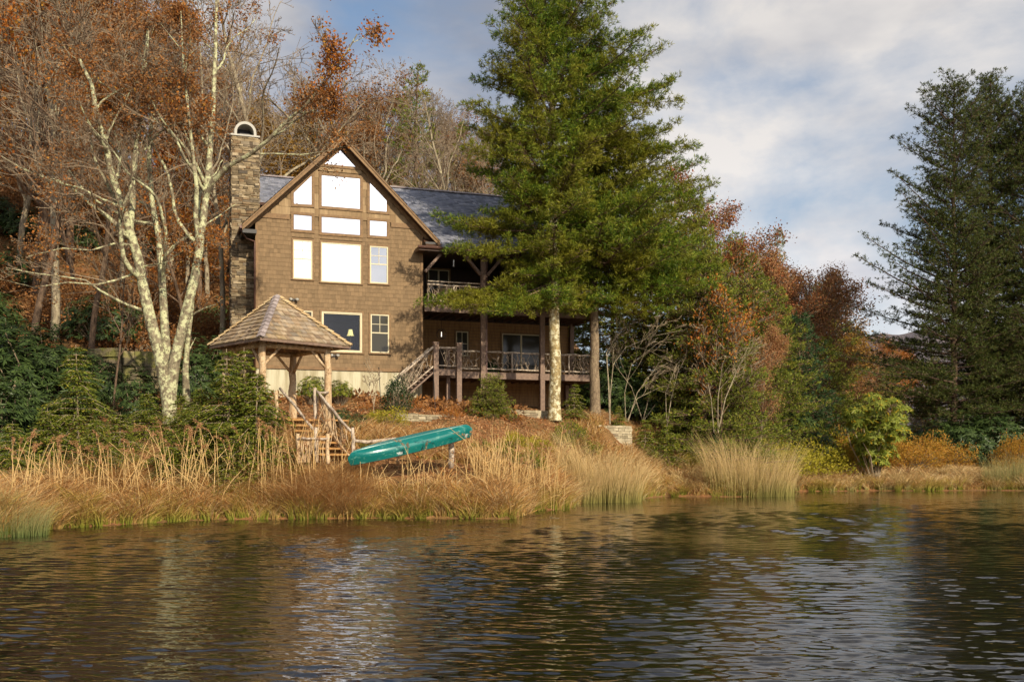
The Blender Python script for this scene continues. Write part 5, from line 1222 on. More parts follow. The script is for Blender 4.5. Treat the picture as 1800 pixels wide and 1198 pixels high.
# understory on the wooded slope
und = [shrub(61, 1.6, 1.5, 1.9, 'leaf', 900, 'rust', lsize=.13, shell=.3), shrub(62, 1.8, 1.6, 2.0, 'whorl', 420, 'rhodo_dark', lsize=.2), shrub(63, 1.5, 1.5, 2.2, 'leaf', 420, 'gold', 'twigs_brown', .14, shell=.3),
       shrub(64, 1.7, 1.7, 2.1, 'leaf', 500, 'orange', 'twigs_brown', .14, shell=.3)]
ul_ = ['brown-leaved thicket bush', 'dark evergreen thicket bush', 'yellow-leaved thicket bush', 'orange-leaved thicket bush']
for k in range(64):
    px = -120 + 1000 * rr.random(); Y = 49 + 34 * rr.random() ** 1.2
    if 430 < px < 880 and Y < 62: Y = 62 + 22 * rr.random()
    q = rr.choice((0, 0, 0, 1, 1, 1, 0, 3) if px < 420 else (0, 0, 0, 0, 0, 2)); s_ = .9 + .7 * rr.random(); zn = 'on the slope left of the chimney' if px < 420 else 'on the slope above the roof'
    place(und[q], 'bush', ul_[q] + ' ' + zn, 'bush', at(px, Y, -.1), rr.random() * 6.28, (s_, s_, s_), ul_[q] + 'es ' + zn)

# ---------------------------------------------------------------- trees along the right bank
put(redA, 1232, 56, 262, 11, 'red_oak', 'tall red-leaved oak rising right of the big pines', rz=1.0)
put(redA, 1292, 66, 372, 11, 'red_oak', 'smaller red oak lower on the slope of trees right of the pines', rz=3.0)
put(darkcon, 1215, 52, 330, 9, 'hemlock_tree', 'dark green hemlock directly right of the second pine', wx=.8)
put(darkcon, 1290, 56, 405, 9, 'hemlock_tree', 'dark hemlock below the red oak', wx=.85)
put(darkcon, 1345, 60, 480, 9, 'hemlock_tree', 'dark hemlock left of the blue-green young pine', wx=.9)
put(forestpine, 1362, 78, 398, 13, 'pine_tree', 'slim pine top standing above the red trees', wx=.7)
put(youngpine, 1405, 60, 545, 6.5, 'young_pine', 'bushy blue-green young pine at the edge of the bank')
put(pinkA, 1330, 64, 430, 8, 'pinkish_tree', 'dusty pink tree left of the slim pine top')
put(pinkA, 1420, 76, 455, 8, 'pinkish_tree', 'thinly leaved pale pink tree below the slim pine', wx=1.1)
put(rustA, 1345, 70, 462, 14, 'rusty_tree', 'rust-red tree in front of the slim pine', wx=.6, rz=3.4)
put(darkcon, 1235, 49.5, 400, 9, 'hemlock_tree', 'tall green hemlock closest behind the bare stems', wx=1.0)
put(darkcon, 1365, 57, 500, 9, 'hemlock_tree', 'mid-green hemlock left of the young pine top', wx=1.0)
put(darkcon, 1450, 66, 590, 9, 'hemlock_tree', 'low green hemlock right of the young pine', wx=1.1)
put(pinkA, 1395, 74, 440, 8, 'pinkish_tree', 'pinkish tree just right of the slim pine top', wx=1.2)
put(darkcon, 1440, 82, 490, 9, 'hemlock_tree', 'green conifer among the pinkish trees right of the slim pine', wx=1.1)
put(redA, 1340, 68, 425, 11, 'red_oak', 'rusty oak between the larger red oak and the slim pine', rz=.4)
put(goldA, 1465, 84, 535, 12, 'golden_tree', 'golden-brown tree low beside the gap of sky', wx=1.3)
put(pinkA, 1450, 86, 500, 8, 'pinkish_tree', 'pink-brown tree above the young pine', wx=1.2)
put(pinkA, 1500, 92, 560, 8, 'pinkish_tree', 'last pinkish tree beside the gap of sky', wx=1.1)
put(rustA, 1475, 96, 540, 14, 'rusty_tree', 'last rust-brown tree before the gap of sky', wx=.65, rz=2.0)
put(pinkA, 1480, 100, 590, 8, 'pinkish_tree', 'low pinkish tree at the foot of the sky gap', wx=1.2)
put(darkcon, 1520, 110, 610, 9, 'hemlock_tree', 'small dark conifer left of the far orange tree', wx=1.1)
put(darkcon, 1500, 92, 570, 9, 'hemlock_tree', 'yellowish conifer beside the gap of sky', wx=.8)
put(orngA, 1545, 150, 592, 13, 'orange_tree', 'distant orange tree below the far hill', wx=1.1)
put(goldA, 1570, 150, 605, 12, 'golden_tree', 'distant golden tree beside the far orange tree', wx=1.3)
put(orngA, 1590, 140, 608, 13, 'orange_tree', 'distant orange tree half behind the dark pine', wx=1.2)
put(orngB, 1268, 48.2, 480, 6, 'orange_tree', 'bright orange sapling leaves before the dark hemlock', wx=.8)
put(pinkA, 1335, 53, 560, 8, 'pinkish_tree', 'small rosy-leaved sapling left of the young pine', wx=.8)
put(orngB, 1620, 70, 655, 6, 'orange_tree', 'small orange-leaved sapling under the dark pines')
put(darkcon, 1135, 54, 360, 9, 'hemlock_tree', 'dark hemlock filling the shade behind the deck end', wx=.9)
put(darkcon, 1180, 58, 380, 9, 'hemlock_tree', 'dark hemlock behind the bent bare saplings', wx=1.0)
put(darkcon, 1000, 62, 420, 9, 'hemlock_tree', 'dark hemlock seen under the upper deck end between the pine trunks', wx=1.0)
put(darkcon, 1075, 60, 400, 9, 'hemlock_tree', 'dark hemlock just past the right end of the decks', wx=1.0)
put(darkcon, 1255, 50, 470, 9, 'hemlock_tree', 'broad dark hemlock behind the orange sapling leaves', wx=1.1)
put(darkcon, 1320, 58, 440, 9, 'hemlock_tree', 'brownish-green hemlock right of the orange sapling leaves', wx=1.0)
for k, (px, Y, yt) in enumerate(((1560, 90, 640), (1640, 76, 625), (1720, 80, 610), (1790, 74, 600), (1850, 70, 560))):
    put(darkcon, px, Y, yt, 9, 'hemlock_tree', 'dark conifer in the shade beneath the right edge pines', grp='dark conifers beneath the right edge pines', wx=1.1)
# bent leafless saplings
def bent(seed, base, tips, r=.03, mat='twigs_pale', kids=5):
    rg = random.Random(seed); w = Wood(); cfg = dict(levels=4, wob=.12, trop=-.01, kids=(kids, 5, 4, 3), start=(.3, .2, .15, .1), ang=(28, 30, 32, 34), ratio=(.4, .45, .45, .5), step=.3, rmin=.006, minz=-.6)
    b = np.array(base)
    for tp in tips: grow(w, rg, None, None, 0, r * (.7 + .5 * rg.random()), 0, cfg, pts=[b + (np.array(p) - b) for p in tp])
    a, c = wood_meshes(w, None, None); return a, c
specs = [(31, (1072, 46.5), [[(1072, 745), (1073, 690), (1078, 640), (1100, 610), (1150, 590), (1200, 580)], [(1072, 745), (1070, 680), (1066, 620), (1090, 580), (1130, 560)]], 'pale bent leafless sapling leaning right beside the dark pine trunk'),
         (32, (1105, 48), [[(1100, 740), (1098, 690), (1110, 640), (1160, 600), (1230, 585)], [(1102, 740), (1120, 700), (1160, 680), (1210, 670)], [(1104, 740), (1120, 690), (1150, 650), (1200, 625)]], 'arching leafless sapling above the stone wall on the bank'),
         (33, (1180, 48), [[(1172, 750), (1180, 700), (1192, 650), (1200, 600)], [(1172, 750), (1170, 690), (1190, 640), (1225, 600)]], 'thin upright sapling at the right end of the stone wall'),
         (34, (1262, 47), [[(1262, 760), (1262, 700), (1270, 640), (1285, 600)], [(1262, 760), (1275, 700), (1300, 640), (1320, 600)], [(1255, 760), (1250, 700), (1240, 650), (1230, 610)]], 'spray of bare grey stems left of the tall reed clump'),
         (35, (1130, 50), [[(1130, 740), (1110, 680), (1080, 640), (1075, 600)], [(1130, 740), (1150, 660), (1190, 610), (1240, 590)], [(1130, 740), (1160, 700), (1220, 660), (1260, 640)]], 'tangled leafless thicket stems behind the stone wall')]
for sd_s, (bx, Y), tips, lb in specs:
    T = [[wp(x, y, Y + (i_ * .25)) for i_, (x, y) in enumerate(tp)] for tp in tips]; t = thing('bare_sapling', lb, 'sapling', tuple(T[0][0]), group='bare saplings on the right bank')
    a, c = bent(sd_s, T[0][0], T, .04 if sd_s == 31 else .028); a.obj('stems', 'bark_grey', t, True); c.obj('twigs', 'twigs_pale' if sd_s != 35 else 'twigs_brown', t)
# small ornamental bare sapling by the foundation
T = [[wp(657, 725, 38), wp(657, 690, 38), wp(656, 660, 38), wp(653, 640, 38)], [wp(657, 712, 38), wp(662, 680, 38), wp(668, 655, 38.2)], [wp(657, 712, 38), wp(650, 685, 38), wp(640, 660, 38)]]
t = thing('bare_sapling', 'tiny leafless sapling in front of the pale foundation', 'sapling', tuple(T[0][0])); a, c = bent(36, T[0][0], T, .018, kids=4); a.obj('stems', 'twigs_pale', t, True); c.obj('twigs', 'twigs_pale', t)
for px, y0, y1, Y, lb in ((666, 648, 705, 40, 'thin black stake leaning against the foundation'), (762, 650, 722, 40.5, 'thin dark garden stake standing below the stair landing')):
    t = thing('garden_stake', lb, 'stake', tuple(wp(px, y1, Y))); mb = MB(); mb.tube([wp(px + 3, y1, Y), wp(px, y0, Y)], [.014, .012], 6); mb.obj('rod', 'black', t); mb = MB(); mb.tube([wp(px, y0, Y), wp(px - .5, y0 - 2.5, Y)], [.022, .02], 6); mb.obj('tip', 'black', t)

# ---------------------------------------------------------------- shrubs one by one
def sh(parts, px, Y, name, label, cat='shrub', s_=1.0, grp=None, dz=-.05, sc=None): return place(parts, name, label, cat, at(px, Y, dz), rr.random() * 6.28, sc or (s_, s_, s_), grp)
rho = shrub(81, 1.5, 1.4, 2.0, 'whorl', 520, 'rhodo_dark', lsize=.19); rho2 = shrub(82, 1.2, 1.2, 2.6, 'whorl', 480, 'rhodo_dark', lsize=.18)
for k, (px, Y, s_, lb) in enumerate(((-10, 30, 1.15, 'large dark rhododendron at the left edge of the bank'), (50, 31.5, 1.1, 'dark rhododendron with drooping leaves beside the left edge one'), (25, 35, 1.5, 'tall dark rhododendron behind the left edge pair'), (100, 36, 1.2, 'dark rhododendron behind the tallest hemlock sapling'),
        (-60, 36, 1.6, 'dark rhododendron cut by the left edge of the photo'), (150, 39, 1.1, 'dark rhododendron left of the boulder wall'), (245, 36.2, .8, 'low dark rhododendron at the left foot of the forked tree'), (75, 41, 1.5, 'dark rhododendron higher up the left slope'), (340, 41, 1.0, 'dark rhododendron between the forked tree and chimney'), (-20, 42, 1.7, 'high dark rhododendron at upper left'), (385, 43, 1.0, 'dark rhododendron at the foot of the chimney'))):
    sh(rho if k % 2 else rho2, px, Y, 'rhododendron', lb, s_=s_)
hA = hemlock(91, 3.4, 1.5); hB = hemlock(92, 2.6, 1.5); hC = hemlock(93, 2.2, 1.3)
for parts, px, Y, s_, lb in ((hA, 135, 31, 1.1, 'hemlock sapling with pale pointed leader at left'), (hA, 400, 31, 1.15, 'bushy hemlock left of the gazebo posts'), (hB, 452, 30.7, 1.25, 'bushy hemlock at the foot of the gazebo steps'), (hB, 345, 31, .85, 'bushy hemlock under the forked tree'),
        (hC, 210, 30.5, .9, 'low hemlock between the pointed sapling and forked tree'), (hC, 85, 29.5, .95, 'low hemlock in front of the left rhododendrons'), (hB, 170, 29, .8, 'yellowish hemlock just behind the shore grass'), (hC, 20, 27.5, .8, 'low hemlock at the far left shore'), (hC, 300, 29.8, .9, 'low hemlock behind the plumed grass under the forked tree'), (hC, 410, 29.9, .8, 'low hemlock directly behind the plumed grass by the steps'),
        (hC, 355, 32.5, .95, 'broad hemlock against the foot of the forked tree'), (hC, 262, 32.6, .9, 'broad hemlock left of the foot of the forked tree'), (hC, 318, 33.0, .75, 'hemlock hiding the base of the forked tree'), (hA, 430, 31.6, 1.1, 'tall hemlock tip rising against the gazebo roof')):
    sh(parts, px, Y, 'hemlock_sapling', lb, s_=s_)
sg = shrub(83, .8, .8, 1.0, 'leaf', 520, 'shrub_green', lsize=.075); sy = shrub(84, .8, .7, .75, 'leaf', 560, 'shrub_yellow', lsize=.07); sdk = shrub(85, .6, .6, 1.5, 'leaf', 620, 'shrub_dark', lsize=.08)
box_ = shrub(86, .8, .6, 1.25, 'whorl', 320, 'shrub_green', lsize=.10, base=.35); rs = shrub(87, .8, .7, .7, 'whorl', 190, 'rhodo_dark', lsize=.15); spr = mkconif(88, 1.7, .1, .8, 'hemlock', .04, nb=8, whorl=.11, tk=5, tl=.08, tw=.016, rise=(-.1, .5), sec=.1, tstep=.07, start=.15)
sh(box_, 549, 40.5, 'shrub', 'rounded green shrub against the foundation behind the gazebo', s_=1.0)
sh(box_, 598, 41.5, 'shrub', 'leggy green shrub at the foundation right of the gazebo post', s_=.85)
sh(rs, 597, 35.5, 'rhododendron', 'low dark rhododendron beside the gazebo post', s_=1.0)
sh(rs, 628, 36.5, 'rhododendron', 'small leafy rhododendron on the mulch right of the gazebo', s_=.7)
sh(sdk, 699, 39.5, 'shrub', 'upright dark shrub hiding the foot of the deck stairs', s_=1.0)
sh(sy, 686, 37.2, 'shrub', 'bright yellow-green shrub below the dark stair shrub', s_=.95)
sh(sy, 660, 37.6, 'shrub', 'small yellow-green shrub left of the brighter one', s_=.55)
sh(rs, 712, 35.8, 'rhododendron', 'tiny rhododendron below the yellow-green shrub', s_=.5)
sh(sg, 648, 33.6, 'shrub', 'tiny conifer-like shrub on the mulch above the canoe', s_=.4)
sh(spr, 864, 42.5, 'spruce', 'small bushy spruce in front of the lower deck', s_=1.05)
for px, Y, s_, lb in ((905, 38, .8, 'yellow-green shrub behind the tall plumes'), (945, 39, .9, 'yellow-green shrub left of the pale pine trunk'), (1000, 42.6, 1.0, 'green shrub between the two pine trunks'), (885, 34.5, .8, 'green shrub right of the canoe'), (930, 36.5, .8, 'green shrub behind the grass right of the canoe'), (845, 35.5, .6, 'low green shrub above the canoe tip'), (1030, 42.5, .8, 'green shrub at the foot of the dark pine trunk'), (985, 41, .8, 'low green shrub before the pale pine trunk')):
    sh(sg if 'yellow' not in lb else sy, px, Y, 'shrub', lb, s_=s_)
rst = shrub(89, .6, .5, .45, 'leaf', 300, 'orange', lsize=.05)
for px, Y, lb in ((646, 40.5, 'small rusty shrub under the foundation'), (735, 40.5, 'low rusty shrub right of the dark stair shrub'), (800, 41, 'low orange-brown shrub under the landing'), (790, 39.5, 'low green-brown shrub on the mulch below the landing')): sh(rst, px, Y, 'shrub', lb, s_=.8)
hS = hemlock(94, 1.6, .7)
for px, Y, s_, lb in ((1172, 47.3, 1.3, 'yellow-green hemlock sprouting at the right end of the stone wall'), (1135, 47, 1.2, 'small yellow-green hemlock above the stone wall'), (1088, 47.5, .8, 'tiny hemlock left of the arching sapling'), (1230, 48.5, 1.6, 'dark hemlock low on the bank left of the reeds'), (1010, 45.5, 1.0, 'small hemlock between the pine trunks behind')): sh(hS, px, Y, 'hemlock_sapling', lb, s_=s_)
for px, Y, s_, lb in ((1395, 58.5, 1.8, 'broad green rhododendron under the blue-green young pine'), (1240, 49.5, .95, 'dark rhododendron low on the bank by the bare stems'), (1110, 52, 1.3, 'shaded rhododendron behind the arching sapling'), (1070, 52.5, 1.4, 'shaded rhododendron past the end of the deck'), (1170, 53, 1.5, 'shaded rhododendron under the hemlocks'), (1290, 52, 1.0, 'rhododendron behind the bare stems by the reeds'), (1215, 55, 1.6, 'tall shaded rhododendron at the foot of the hemlocks'),
        (1690, 60.5, 1.6, 'dark rhododendron hiding the foot of the tallest right pine'), (1645, 61, 1.4, 'dark rhododendron hiding the foot of the first right pine'), (1740, 61, 1.7, 'large dark rhododendron between the feet of the right pines'), (1660, 66, 1.5, 'dark rhododendron under the first right pine'), (1710, 66, 1.4, 'dark rhododendron under the tallest right pine'), (1775, 64, 1.7, 'dark rhododendron at the right edge under the pines'), (1620, 72, 1.4, 'dark rhododendron left under the right pines'), (1830, 64, 1.5, 'dark rhododendron cut off by the right edge')): sh(rho, px, Y, 'rhododendron', lb, s_=s_)
# big light rhododendron
lr = shrub(95, 2.15, 1.6, 4.7, 'whorl', 1000, 'rhodo_light', 'twigs_pale', .27, stems=5, tiers=52)
t = sh(lr, 1541, 53.5, 'rhododendron', 'tall yellow-green rhododendron with drooping leaves alone at the right shore', s_=1.0, sc=(1.0, 1.0, 1.05))
# ochre bog shrubs
bog = [shrub(96 + k, 1.5, 1.2, 1.25, 'leaf', 1500, 'bog', 'twigs_brown', .075, shell=.35, stems=20) for k in range(2)]; bogg = shrub(99, 1.5, 1.2, 1.1, 'leaf', 1300, 'shrub_green', 'twigs_brown', .075, shell=.35)
bogy = shrub(100, 1.4, 1.2, 1.2, 'leaf', 1300, 'shrub_yellow', 'twigs_brown', .08, shell=.35)
bk = 0
for k in range(58):
    px = 1300 + 560 * (k + rr.random()) / 58; Y = 56 + 11 * rr.random(); q = rr.random()
    p_, lb = (bogg, 'green bog shrub') if (q < .3 and px < 1480) else ((bogy, 'yellow bog shrub') if (px < 1420 and q < .7) else (rr.choice(bog), 'ochre bog shrub'))
    zn = 'left of the tall yellow-green rhododendron' if px < 1500 else 'right of the tall yellow-green rhododendron'
    place(p_, 'bog_shrub', lb + ' in the thicket ' + zn, 'shrub', at(px, Y, -.1), rr.random() * 6.28, (1.0 + .4 * rr.random(), 1, 1.15 + .6 * rr.random()), lb + 's ' + zn)
for px, Y, s_, lb in ((1385, 52.8, 1.5, 'large yellow-green bush below the blue-green young pine'), (1430, 54.5, 1.6, 'large yellow-green bush left of the tall yellow-green rhododendron'), (1462, 58, 1.7, 'yellow-green bush partly behind the tall yellow-green rhododendron'), (1345, 51.8, 1.35, 'tall yellow-green bush behind the right side of the reed clump'), (1300, 49.8, 1.2, 'tall yellow-green bush behind the middle of the reed clump'), (1270, 50, .9, 'yellow-green bush behind the tall reed clump'), (1320, 52.5, .9, 'yellow bush behind the reed clump'), (1350, 55, 1.0, 'olive bush right behind the reed clump'), (1215, 48, .7, 'low yellow-green bush left of the bare stems')): sh(bogy, px, Y, 'shrub', lb, s_=s_)
rb = shrub(111, .8, .7, .8, 'leaf', 260, 'red', 'twigs_brown', .07, shell=.3)
sh(rb, 1492, 54, 'shrub', 'small red-leaved shrub left of the tall yellow-green rhododendron', s_=1); sh(rb, 1588, 54.5, 'shrub', 'small red-leaved shrub right of the tall yellow-green rhododendron', s_=1)

# ---------------------------------------------------------------- grasses
def shoreY(px):
    Ys = np.linspace(18, 60, 600); x = (px - 900) / F * Ys; z = gz(x, Ys); return float(Ys[np.argmax(z > 0.02)])
SHX = np.arange(-80, 1900, 10); SHY = np.array([shoreY(p) for p in SHX])
def blades(n, rng, C, hmin, hmax, wd, lean, seg=3, dirb=None):
    h = hmin + (hmax - hmin) * rng.random(n); a = rng.random(n) * 6.283; ln = lean * (.3 + rng.random(n)) * h
    D = np.stack([np.cos(a), np.sin(a)], 1)
    if dirb is not None: D = unit(D * .7 + dirb)
    yaw = rng.normal(size=n) * .8; S = np.stack([np.cos(yaw), np.sin(yaw), np.zeros(n)], 1)
    V = []; T = []
    for k in range(seg + 1):
        t = k / seg; c = C + np.concatenate([D * (ln * t ** 2)[:, None], (h * (t - .25 * lean * t ** 2.5))[:, None]], 1); wv = wd * (1 - .85 * t)
        V += [c - S * wv / 2, c + S * wv / 2]; T += [np.full(n, t)] * 2
    V = np.stack(V, 1); T = np.stack(T, 1); m_ = 2 * (seg + 1); base = np.arange(n)[:, None] * m_
    f = np.concatenate([base + np.array([2 * k, 2 * k + 1, 2 * k + 3, 2 * k + 2]) for k in range(seg)], 0)
    return V.reshape(-1, 3), f, T.ravel()
rng = np.random.default_rng(31)
def band(n, x0, x1, d0, d1, hmin, hmax, wd, lean, mat, name, pw=1.0, mask=None):
    px = x0 + (x1 - x0) * rng.random(n); sy_ = np.interp(px, SHX, SHY); Y = sy_ + d0 + (d1 - d0) * rng.random(n) ** pw
    if mask is not None: k = mask(px, Y) ; px, Y = px[k], Y[k]
    x = (px - 900) / F * Y; C = np.stack([x, Y, gz(x, Y) - .02], 1); cl = .65 + .5 * (np.sin(x * 2.3 + np.sin(Y * 3)) * np.sin(Y * 2.9 + x) * .5 + .5)
    V, f, t = blades(len(px), rng, C, hmin, hmax, wd, lean); V = V.reshape(len(px), -1, 3); V[:, :, 2] = C[:, None, 2] + (V[:, :, 2] - C[:, None, 2]) * cl[:, None]
    mb = MB(); mb.add(V.reshape(-1, 3), f, t); o = mb.obj(name, mat); o['kind'] = 'stuff'; return o
nocan = lambda px, Y: ~((px > 600) & (px < 840) & (Y > 30.2) & (Y < 33.5))
nostep = lambda px, Y: nocan(px, Y) & ~((px > 480) & (px < 640) & (Y > 30.6)) 
band(30000, -60, 1000, .02, 2.2, .35, .75, .028, .9, 'grass', 'dry_grass', 1, nostep)
band(19000, -60, 560, 1.5, 5.0, .35, .8, .028, .8, 'grass', 'dry_grass', 1, nostep)
band(17000, 600, 1060, 1.5, 7.5, .25, .6, .028, .9, 'grass', 'dry_grass', 1, nocan)
band(10000, -60, 1000, -.02, .9, .3, .6, .028, .7, 'grass_green', 'green_grass', 1, lambda px, Y: np.sin(px * .045) + np.sin(px * .021 + 1) > -.2)
band(30000, 980, 1860, .02, 4.5, .35, .7, .036, 1.0, 'grass', 'dry_grass', 1)
band(9000, 1060, 1860, 0, .7, .3, .6, .024, .8, 'grass_green', 'green_grass', 1, lambda px, Y: np.sin(px * .04) > .3)
band(9000, 1100, 1300, 3, 8, .3, .6, .024, 1.0, 'grass', 'dry_grass', 1)
def tussocks(n, per, x0, x1, d0, d1, h0, h1, wd, mat, name, mask=None, lean=1.1, rad=.16):
    px = x0 + (x1 - x0) * rng.random(n); sy_ = np.interp(px, SHX, SHY); Y = sy_ + d0 + (d1 - d0) * rng.random(n)
    if mask is not None: k = mask(px, Y); px, Y = px[k], Y[k]
    n = len(px); x = (px - 900) / F * Y; hs = np.repeat(.6 + .8 * rng.random(n), per); a = rng.random(n * per) * 6.283; r_ = rng.random(n * per) ** .6; tl_ = np.repeat(rng.normal(size=(n, 2)) * .35, per, 0)
    C = np.stack([np.repeat(x, per) + np.cos(a) * r_ * rad, np.repeat(Y, per) + np.sin(a) * r_ * rad, np.zeros(n * per)], 1); C[:, 2] = gz(C[:, 0], C[:, 1]) - .02
    V, f, t = blades(n * per, rng, C, h0, h1, wd, lean, 3, np.stack([np.cos(a), np.sin(a)], 1) * r_[:, None] * .8 + tl_ * 1.6)
    V = V.reshape(n * per, -1, 3); V[:, :, 2] = C[:, None, 2] + (V[:, :, 2] - C[:, None, 2]) * hs[:, None]
    mb = MB(); mb.add(V.reshape(-1, 3), f, t); o = mb.obj(name, mat); o['kind'] = 'stuff'; return o
tussocks(420, 36, -60, 1000, .0, 1.5, .4, .95, .032, 'grass', 'dry_tussocks', nostep)
tussocks(190, 36, -60, 1000, -.08, .7, .35, .8, .032, 'grass_green', 'green_tussocks', nostep)
tussocks(260, 55, 480, 640, .1, 1.3, .6, 1.15, .02, 'grass', 'dry_tussocks')
tussocks(300, 36, 600, 1060, .8, 6.0, .35, .85, .032, 'grass', 'dry_tussocks', nocan)
tussocks(160, 50, 100, 560, 1.5, 3.2, .5, 1.2, .02, 'grass', 'dry_tussocks', nostep)
tussocks(480, 34, 980, 1860, .0, 3.5, .35, .85, .042, 'reed', 'straw_tussocks')
tussocks(60, 50, 980, 1860, -.1, .3, .4, .8, .026, 'grass_green', 'green_tussocks')
# leaf litter and mulch on the slope
n = 26000; px = 480 + 720 * rng.random(n); Y = 31.5 + 16 * rng.random(n); x = (px - 900) / F * Y; k = gz(x, Y) > .8; x, Y = x[k], Y[k]; n = len(x)
D = unit(np.stack([rng.normal(size=n), rng.normal(size=n), rng.normal(size=n) * .35], 1)); S = unit(np.cross(D, np.stack([rng.normal(size=n) * .4, rng.normal(size=n) * .4, np.ones(n)], 1)))
mb = MB(); mb.kites(np.stack([x, Y, gz(x, Y) + .02 + .03 * rng.random(n)], 1), D, S, .07 + .07 * rng.random(n), .06, .15); o = mb.obj('leaf_litter', 'litter'); o['kind'] = 'stuff'
n = 42000; px = -140 + 1060 * rng.random(n); Y = 42 + 52 * rng.random(n) ** 1.2; x = (px - 900) / F * Y
hx = (x - HX) * UX + (Y - HY) * UY; hy = -(x - HX) * UY + (Y - HY) * UX; k = ~((hx > -1.5) & (hx < 17) & (hy > -1) & (hy < 11)); x, Y = x[k], Y[k]; n = len(x)
D = unit(np.stack([rng.normal(size=n), rng.normal(size=n), rng.normal(size=n) * .8], 1)); S = unit(np.cross(D, np.stack([rng.normal(size=n), rng.normal(size=n) - .8, np.ones(n)], 1)))
mb = MB(); mb.kites(np.stack([x, Y, gz(x, Y) + .05 + .25 * rng.random(n) ** 2], 1), D, S, .14 + .16 * rng.random(n), .13, .15); o = mb.obj('hill_leaf_litter', 'rust'); o['kind'] = 'stuff'
# reed and rush clumps
def clump(name, label, px, Y, rx, ry, n, h0, h1, mat, wd=.012, lean=.35, grp=None):
    b = at(px, Y, -.03); a = rng.random(n) * 6.283; r_ = rng.random(n) ** .5; C = np.stack([b[0] + np.cos(a) * rx * r_, b[1] + np.sin(a) * ry * r_, np.full(n, 0.)], 1); C[:, 2] = np.maximum(gz(C[:, 0], C[:, 1]), -.05)
    out = np.stack([np.cos(a) * r_, np.sin(a) * r_], 1); V, f, t = blades(n, rng, C, h0, h1, wd, lean, 4, out * 1.4)
    mb = MB(); mb.add(V, f, t); o = mb.obj(name, mat, off=b); o.location = b; tag(o, label, 'grass clump', grp); return o
clump('reed_clump', 'tall straw-coloured reed clump with green base right of centre', 1318, 45.2, 2.0, .9, 1500, 1.0, 2.9, 'reed', .016, .42)
clump('reed_clump', 'tall straw-coloured reed clump below the pine trunks', 1062, 39.6, 1.45, .8, 1300, .9, 2.6, 'reed', .015, .45)
clump('reed_clump', 'shorter reeds spilling left of the clump below the pines', 1015, 39.0, .8, .6, 700, .8, 1.6, 'reed', .013, .5)
clump('reed_clump', 'rusty dry brush left of the gazebo step railing', 518, 31.4, .55, .4, 900, .9, 1.9, 'grass', .012, .5)
clump('reed_clump', 'rusty dry brush in front of the log gate', 565, 30.2, .8, .3, 500, .6, 1.3, 'grass', .012, .5)
clump('rush_clump', 'green rushes at the water at the right edge', 1775, 53.2, 1.4, .6, 700, .8, 1.7, 'rushes', .016, .3)
clump('rush_clump', 'grey-green rushes at the water at the left edge', 12, 23.0, .9, .6, 900, .5, 1.0, 'rushes', .012, .5)
clump('rush_clump', 'small rush tuft left of the tall reeds', 1165, 45.6, .4, .3, 150, .4, .7, 'grass_green', .014, .7)
# plumed grasses
def plume(label, px, Y, n, h0, h1, seed, spread=.45, grp='plumed grasses along the near bank'):
    b = at(px, Y, -.05); rg = np.random.default_rng(seed); t = thing('plume_grass', label, 'grass', b, group=grp); P, Q, TT = [], [], []; C, D = [], []
    for k in range(int(n * 1.3)):
        q = np.array([b[0] + rg.normal() * spread, b[1] + rg.normal() * .3, b[2]]); h = (h0 + (h1 - h0) * rg.random()) * .98; d = rg.normal(size=2) * (.12 + .4 * (rg.random() < .22)); f = np.linspace(0, 1, 6)
        pts = np.stack([q[0] + d[0] * h * f ** 1.8, q[1] + d[1] * h * f ** 1.8, q[2] + h * f * (1 - .04 * f)], 1); P.append(pts); Q.append(np.linspace(.011, .006, 6)); TT.append(f)
        if rg.random() < .62:
            tp = pts[-1]; dn = unit(pts[-1] - pts[-2]); m_ = 46; L_ = .22 + .15 * rg.random(); s_ = rg.random(m_); bd = np.array([d[0] * 2.5, d[1] * 2.5, -.35])
            c = tp + dn * (s_ * L_)[:, None] + bd * (s_ ** 2 * L_)[:, None] + rg.normal(size=(m_, 3)) * .012
            C.append(c); D.append(unit(dn * .5 + bd * .5 + rg.normal(size=(m_, 3)) * .5))
        for _ in range(2):
            f0 = .2 + .5 * rg.random(); c = pts[int(f0 * 5)]; dl = np.array([rg.normal(), rg.normal() * .5, .6]); dl = unit(dl); P.append(np.array([c, c + dl * .22, c + dl * .38 + (0, 0, -.08)])); Q.append(np.array([.006, .005, .002])); TT.append(np.array([.5, .8, 1]))
    mb = MB(); mb.paths(P, Q, 4, TT); mb.obj('stalks', 'stalk', t)
    if C: C = np.concatenate(C); D = np.concatenate(D); mb = MB(); mb.kites(C, D, perp(D, rg), .07, .018); mb.obj('plumes', 'plume', t)
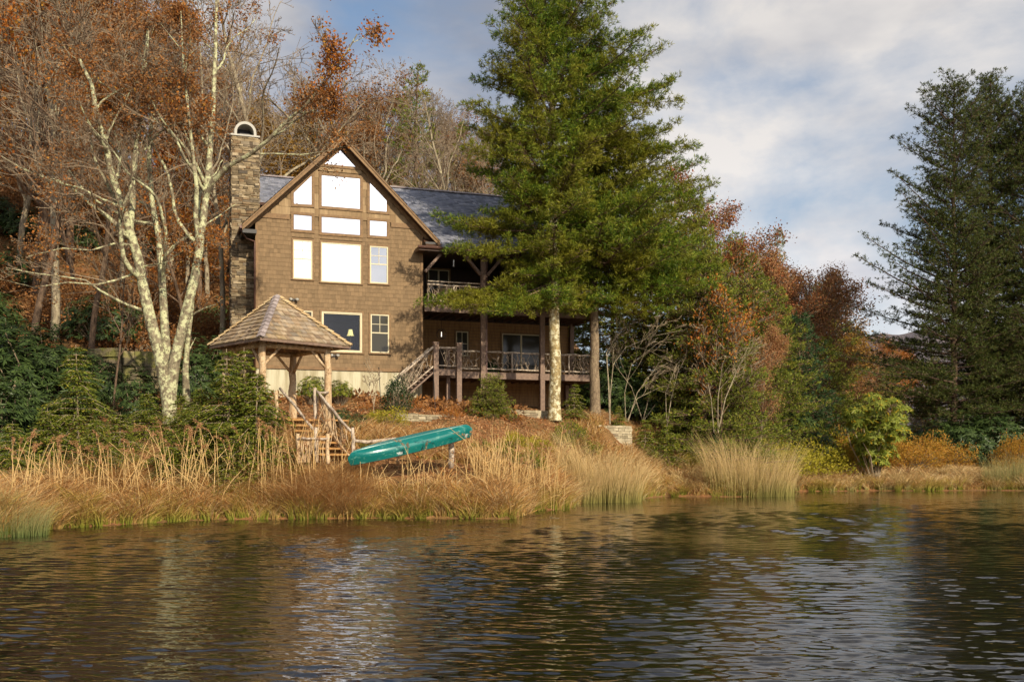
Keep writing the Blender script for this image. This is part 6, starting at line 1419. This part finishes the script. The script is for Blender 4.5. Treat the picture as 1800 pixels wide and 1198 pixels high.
pl = [(18, 25, 12, 1.3, 2.0), (60, 26.3, 8, 1.0, 1.6), (105, 27, 10, 1.1, 1.7), (165, 27.4, 12, 1.2, 1.9), (225, 28, 14, 1.4, 2.1), (250, 28.4, 8, 1.2, 1.9), (318, 29, 12, 1.7, 2.4), (345, 29.3, 10, 1.5, 2.4), (395, 29.6, 12, 1.4, 2.2), (440, 29.7, 14, 1.3, 2.1), (472, 29.8, 16, 1.6, 2.4), (508, 29.6, 12, 1.4, 2.0),
      (535, 30, 16, 1.8, 2.6), (600, 29.9, 8, 1.0, 1.7), (655, 29.9, 6, 1.0, 1.6), (735, 30, 8, 1.2, 1.9), (760, 29.8, 5, 1.0, 1.5), (840, 30.4, 12, 1.3, 2.0), (862, 31, 14, 1.5, 2.2), (880, 31.4, 10, 1.3, 2.0), (938, 33.2, 14, 1.8, 2.7), (955, 34.5, 8, 1.3, 2.1), (905, 31.6, 8, 1.0, 1.7)]
where = ['at the far left shore', 'near the left shore rushes', 'before the left rhododendrons', 'before the pointed hemlock sapling', 'below the left of the forked tree', 'just left of the forked tree foot', 'below the forked tree trunk', 'right of the forked tree foot', 'below the gazebo left corner', 'below the gazebo front post', 'left of the gazebo steps',
         'nearest the left gate post', 'tallest, before the gazebo steps', 'before the low end of the canoe', 'sparse, before the canoe middle', 'crossing the canoe near its raised end', 'sparse, right of the canoe rack post', 'first right of the canoe', 'second right of the canoe, tall', 'third right of the canoe', 'tallest, left of the pale pine trunk', 'just below the pale pine trunk', 'short, between canoe and pale pine trunk']
for k, (p, w_) in enumerate(zip(pl, where)): plume('plumed straw grass ' + w_, *p[:2], p[2], p[3], p[4], 300 + k, .35 if p[2] < 12 else .45)

# look-alikes are told apart by their order across the photo
_u = ['', 'twenty-']; _n = 'leftmost second third fourth fifth sixth seventh eighth ninth tenth eleventh twelfth thirteenth fourteenth fifteenth sixteenth seventeenth eighteenth nineteenth twentieth twenty-first twenty-second twenty-third twenty-fourth twenty-fifth twenty-sixth twenty-seventh twenty-eighth twenty-ninth thirtieth'.split()
ORD = [_n[0]] + [q + ' from left' for q in _n[1:]]
from collections import defaultdict
dd_ = defaultdict(list)
for o in list(COL.objects):
    if o.parent is None and 'label' in o.keys(): dd_[o['label']].append(o)
for lb, os_ in dd_.items():
    if len(os_) > 1:
        os_.sort(key=lambda o: o.location.x / o.location.y)
        for i_, o in enumerate(os_):
            if True: o['label'] = lb.replace(' on the dark wooded slope', ' on the slope').replace(' in the thicket', '') + ', ' + (ORD[i_] if i_ < len(ORD) else 'far right')
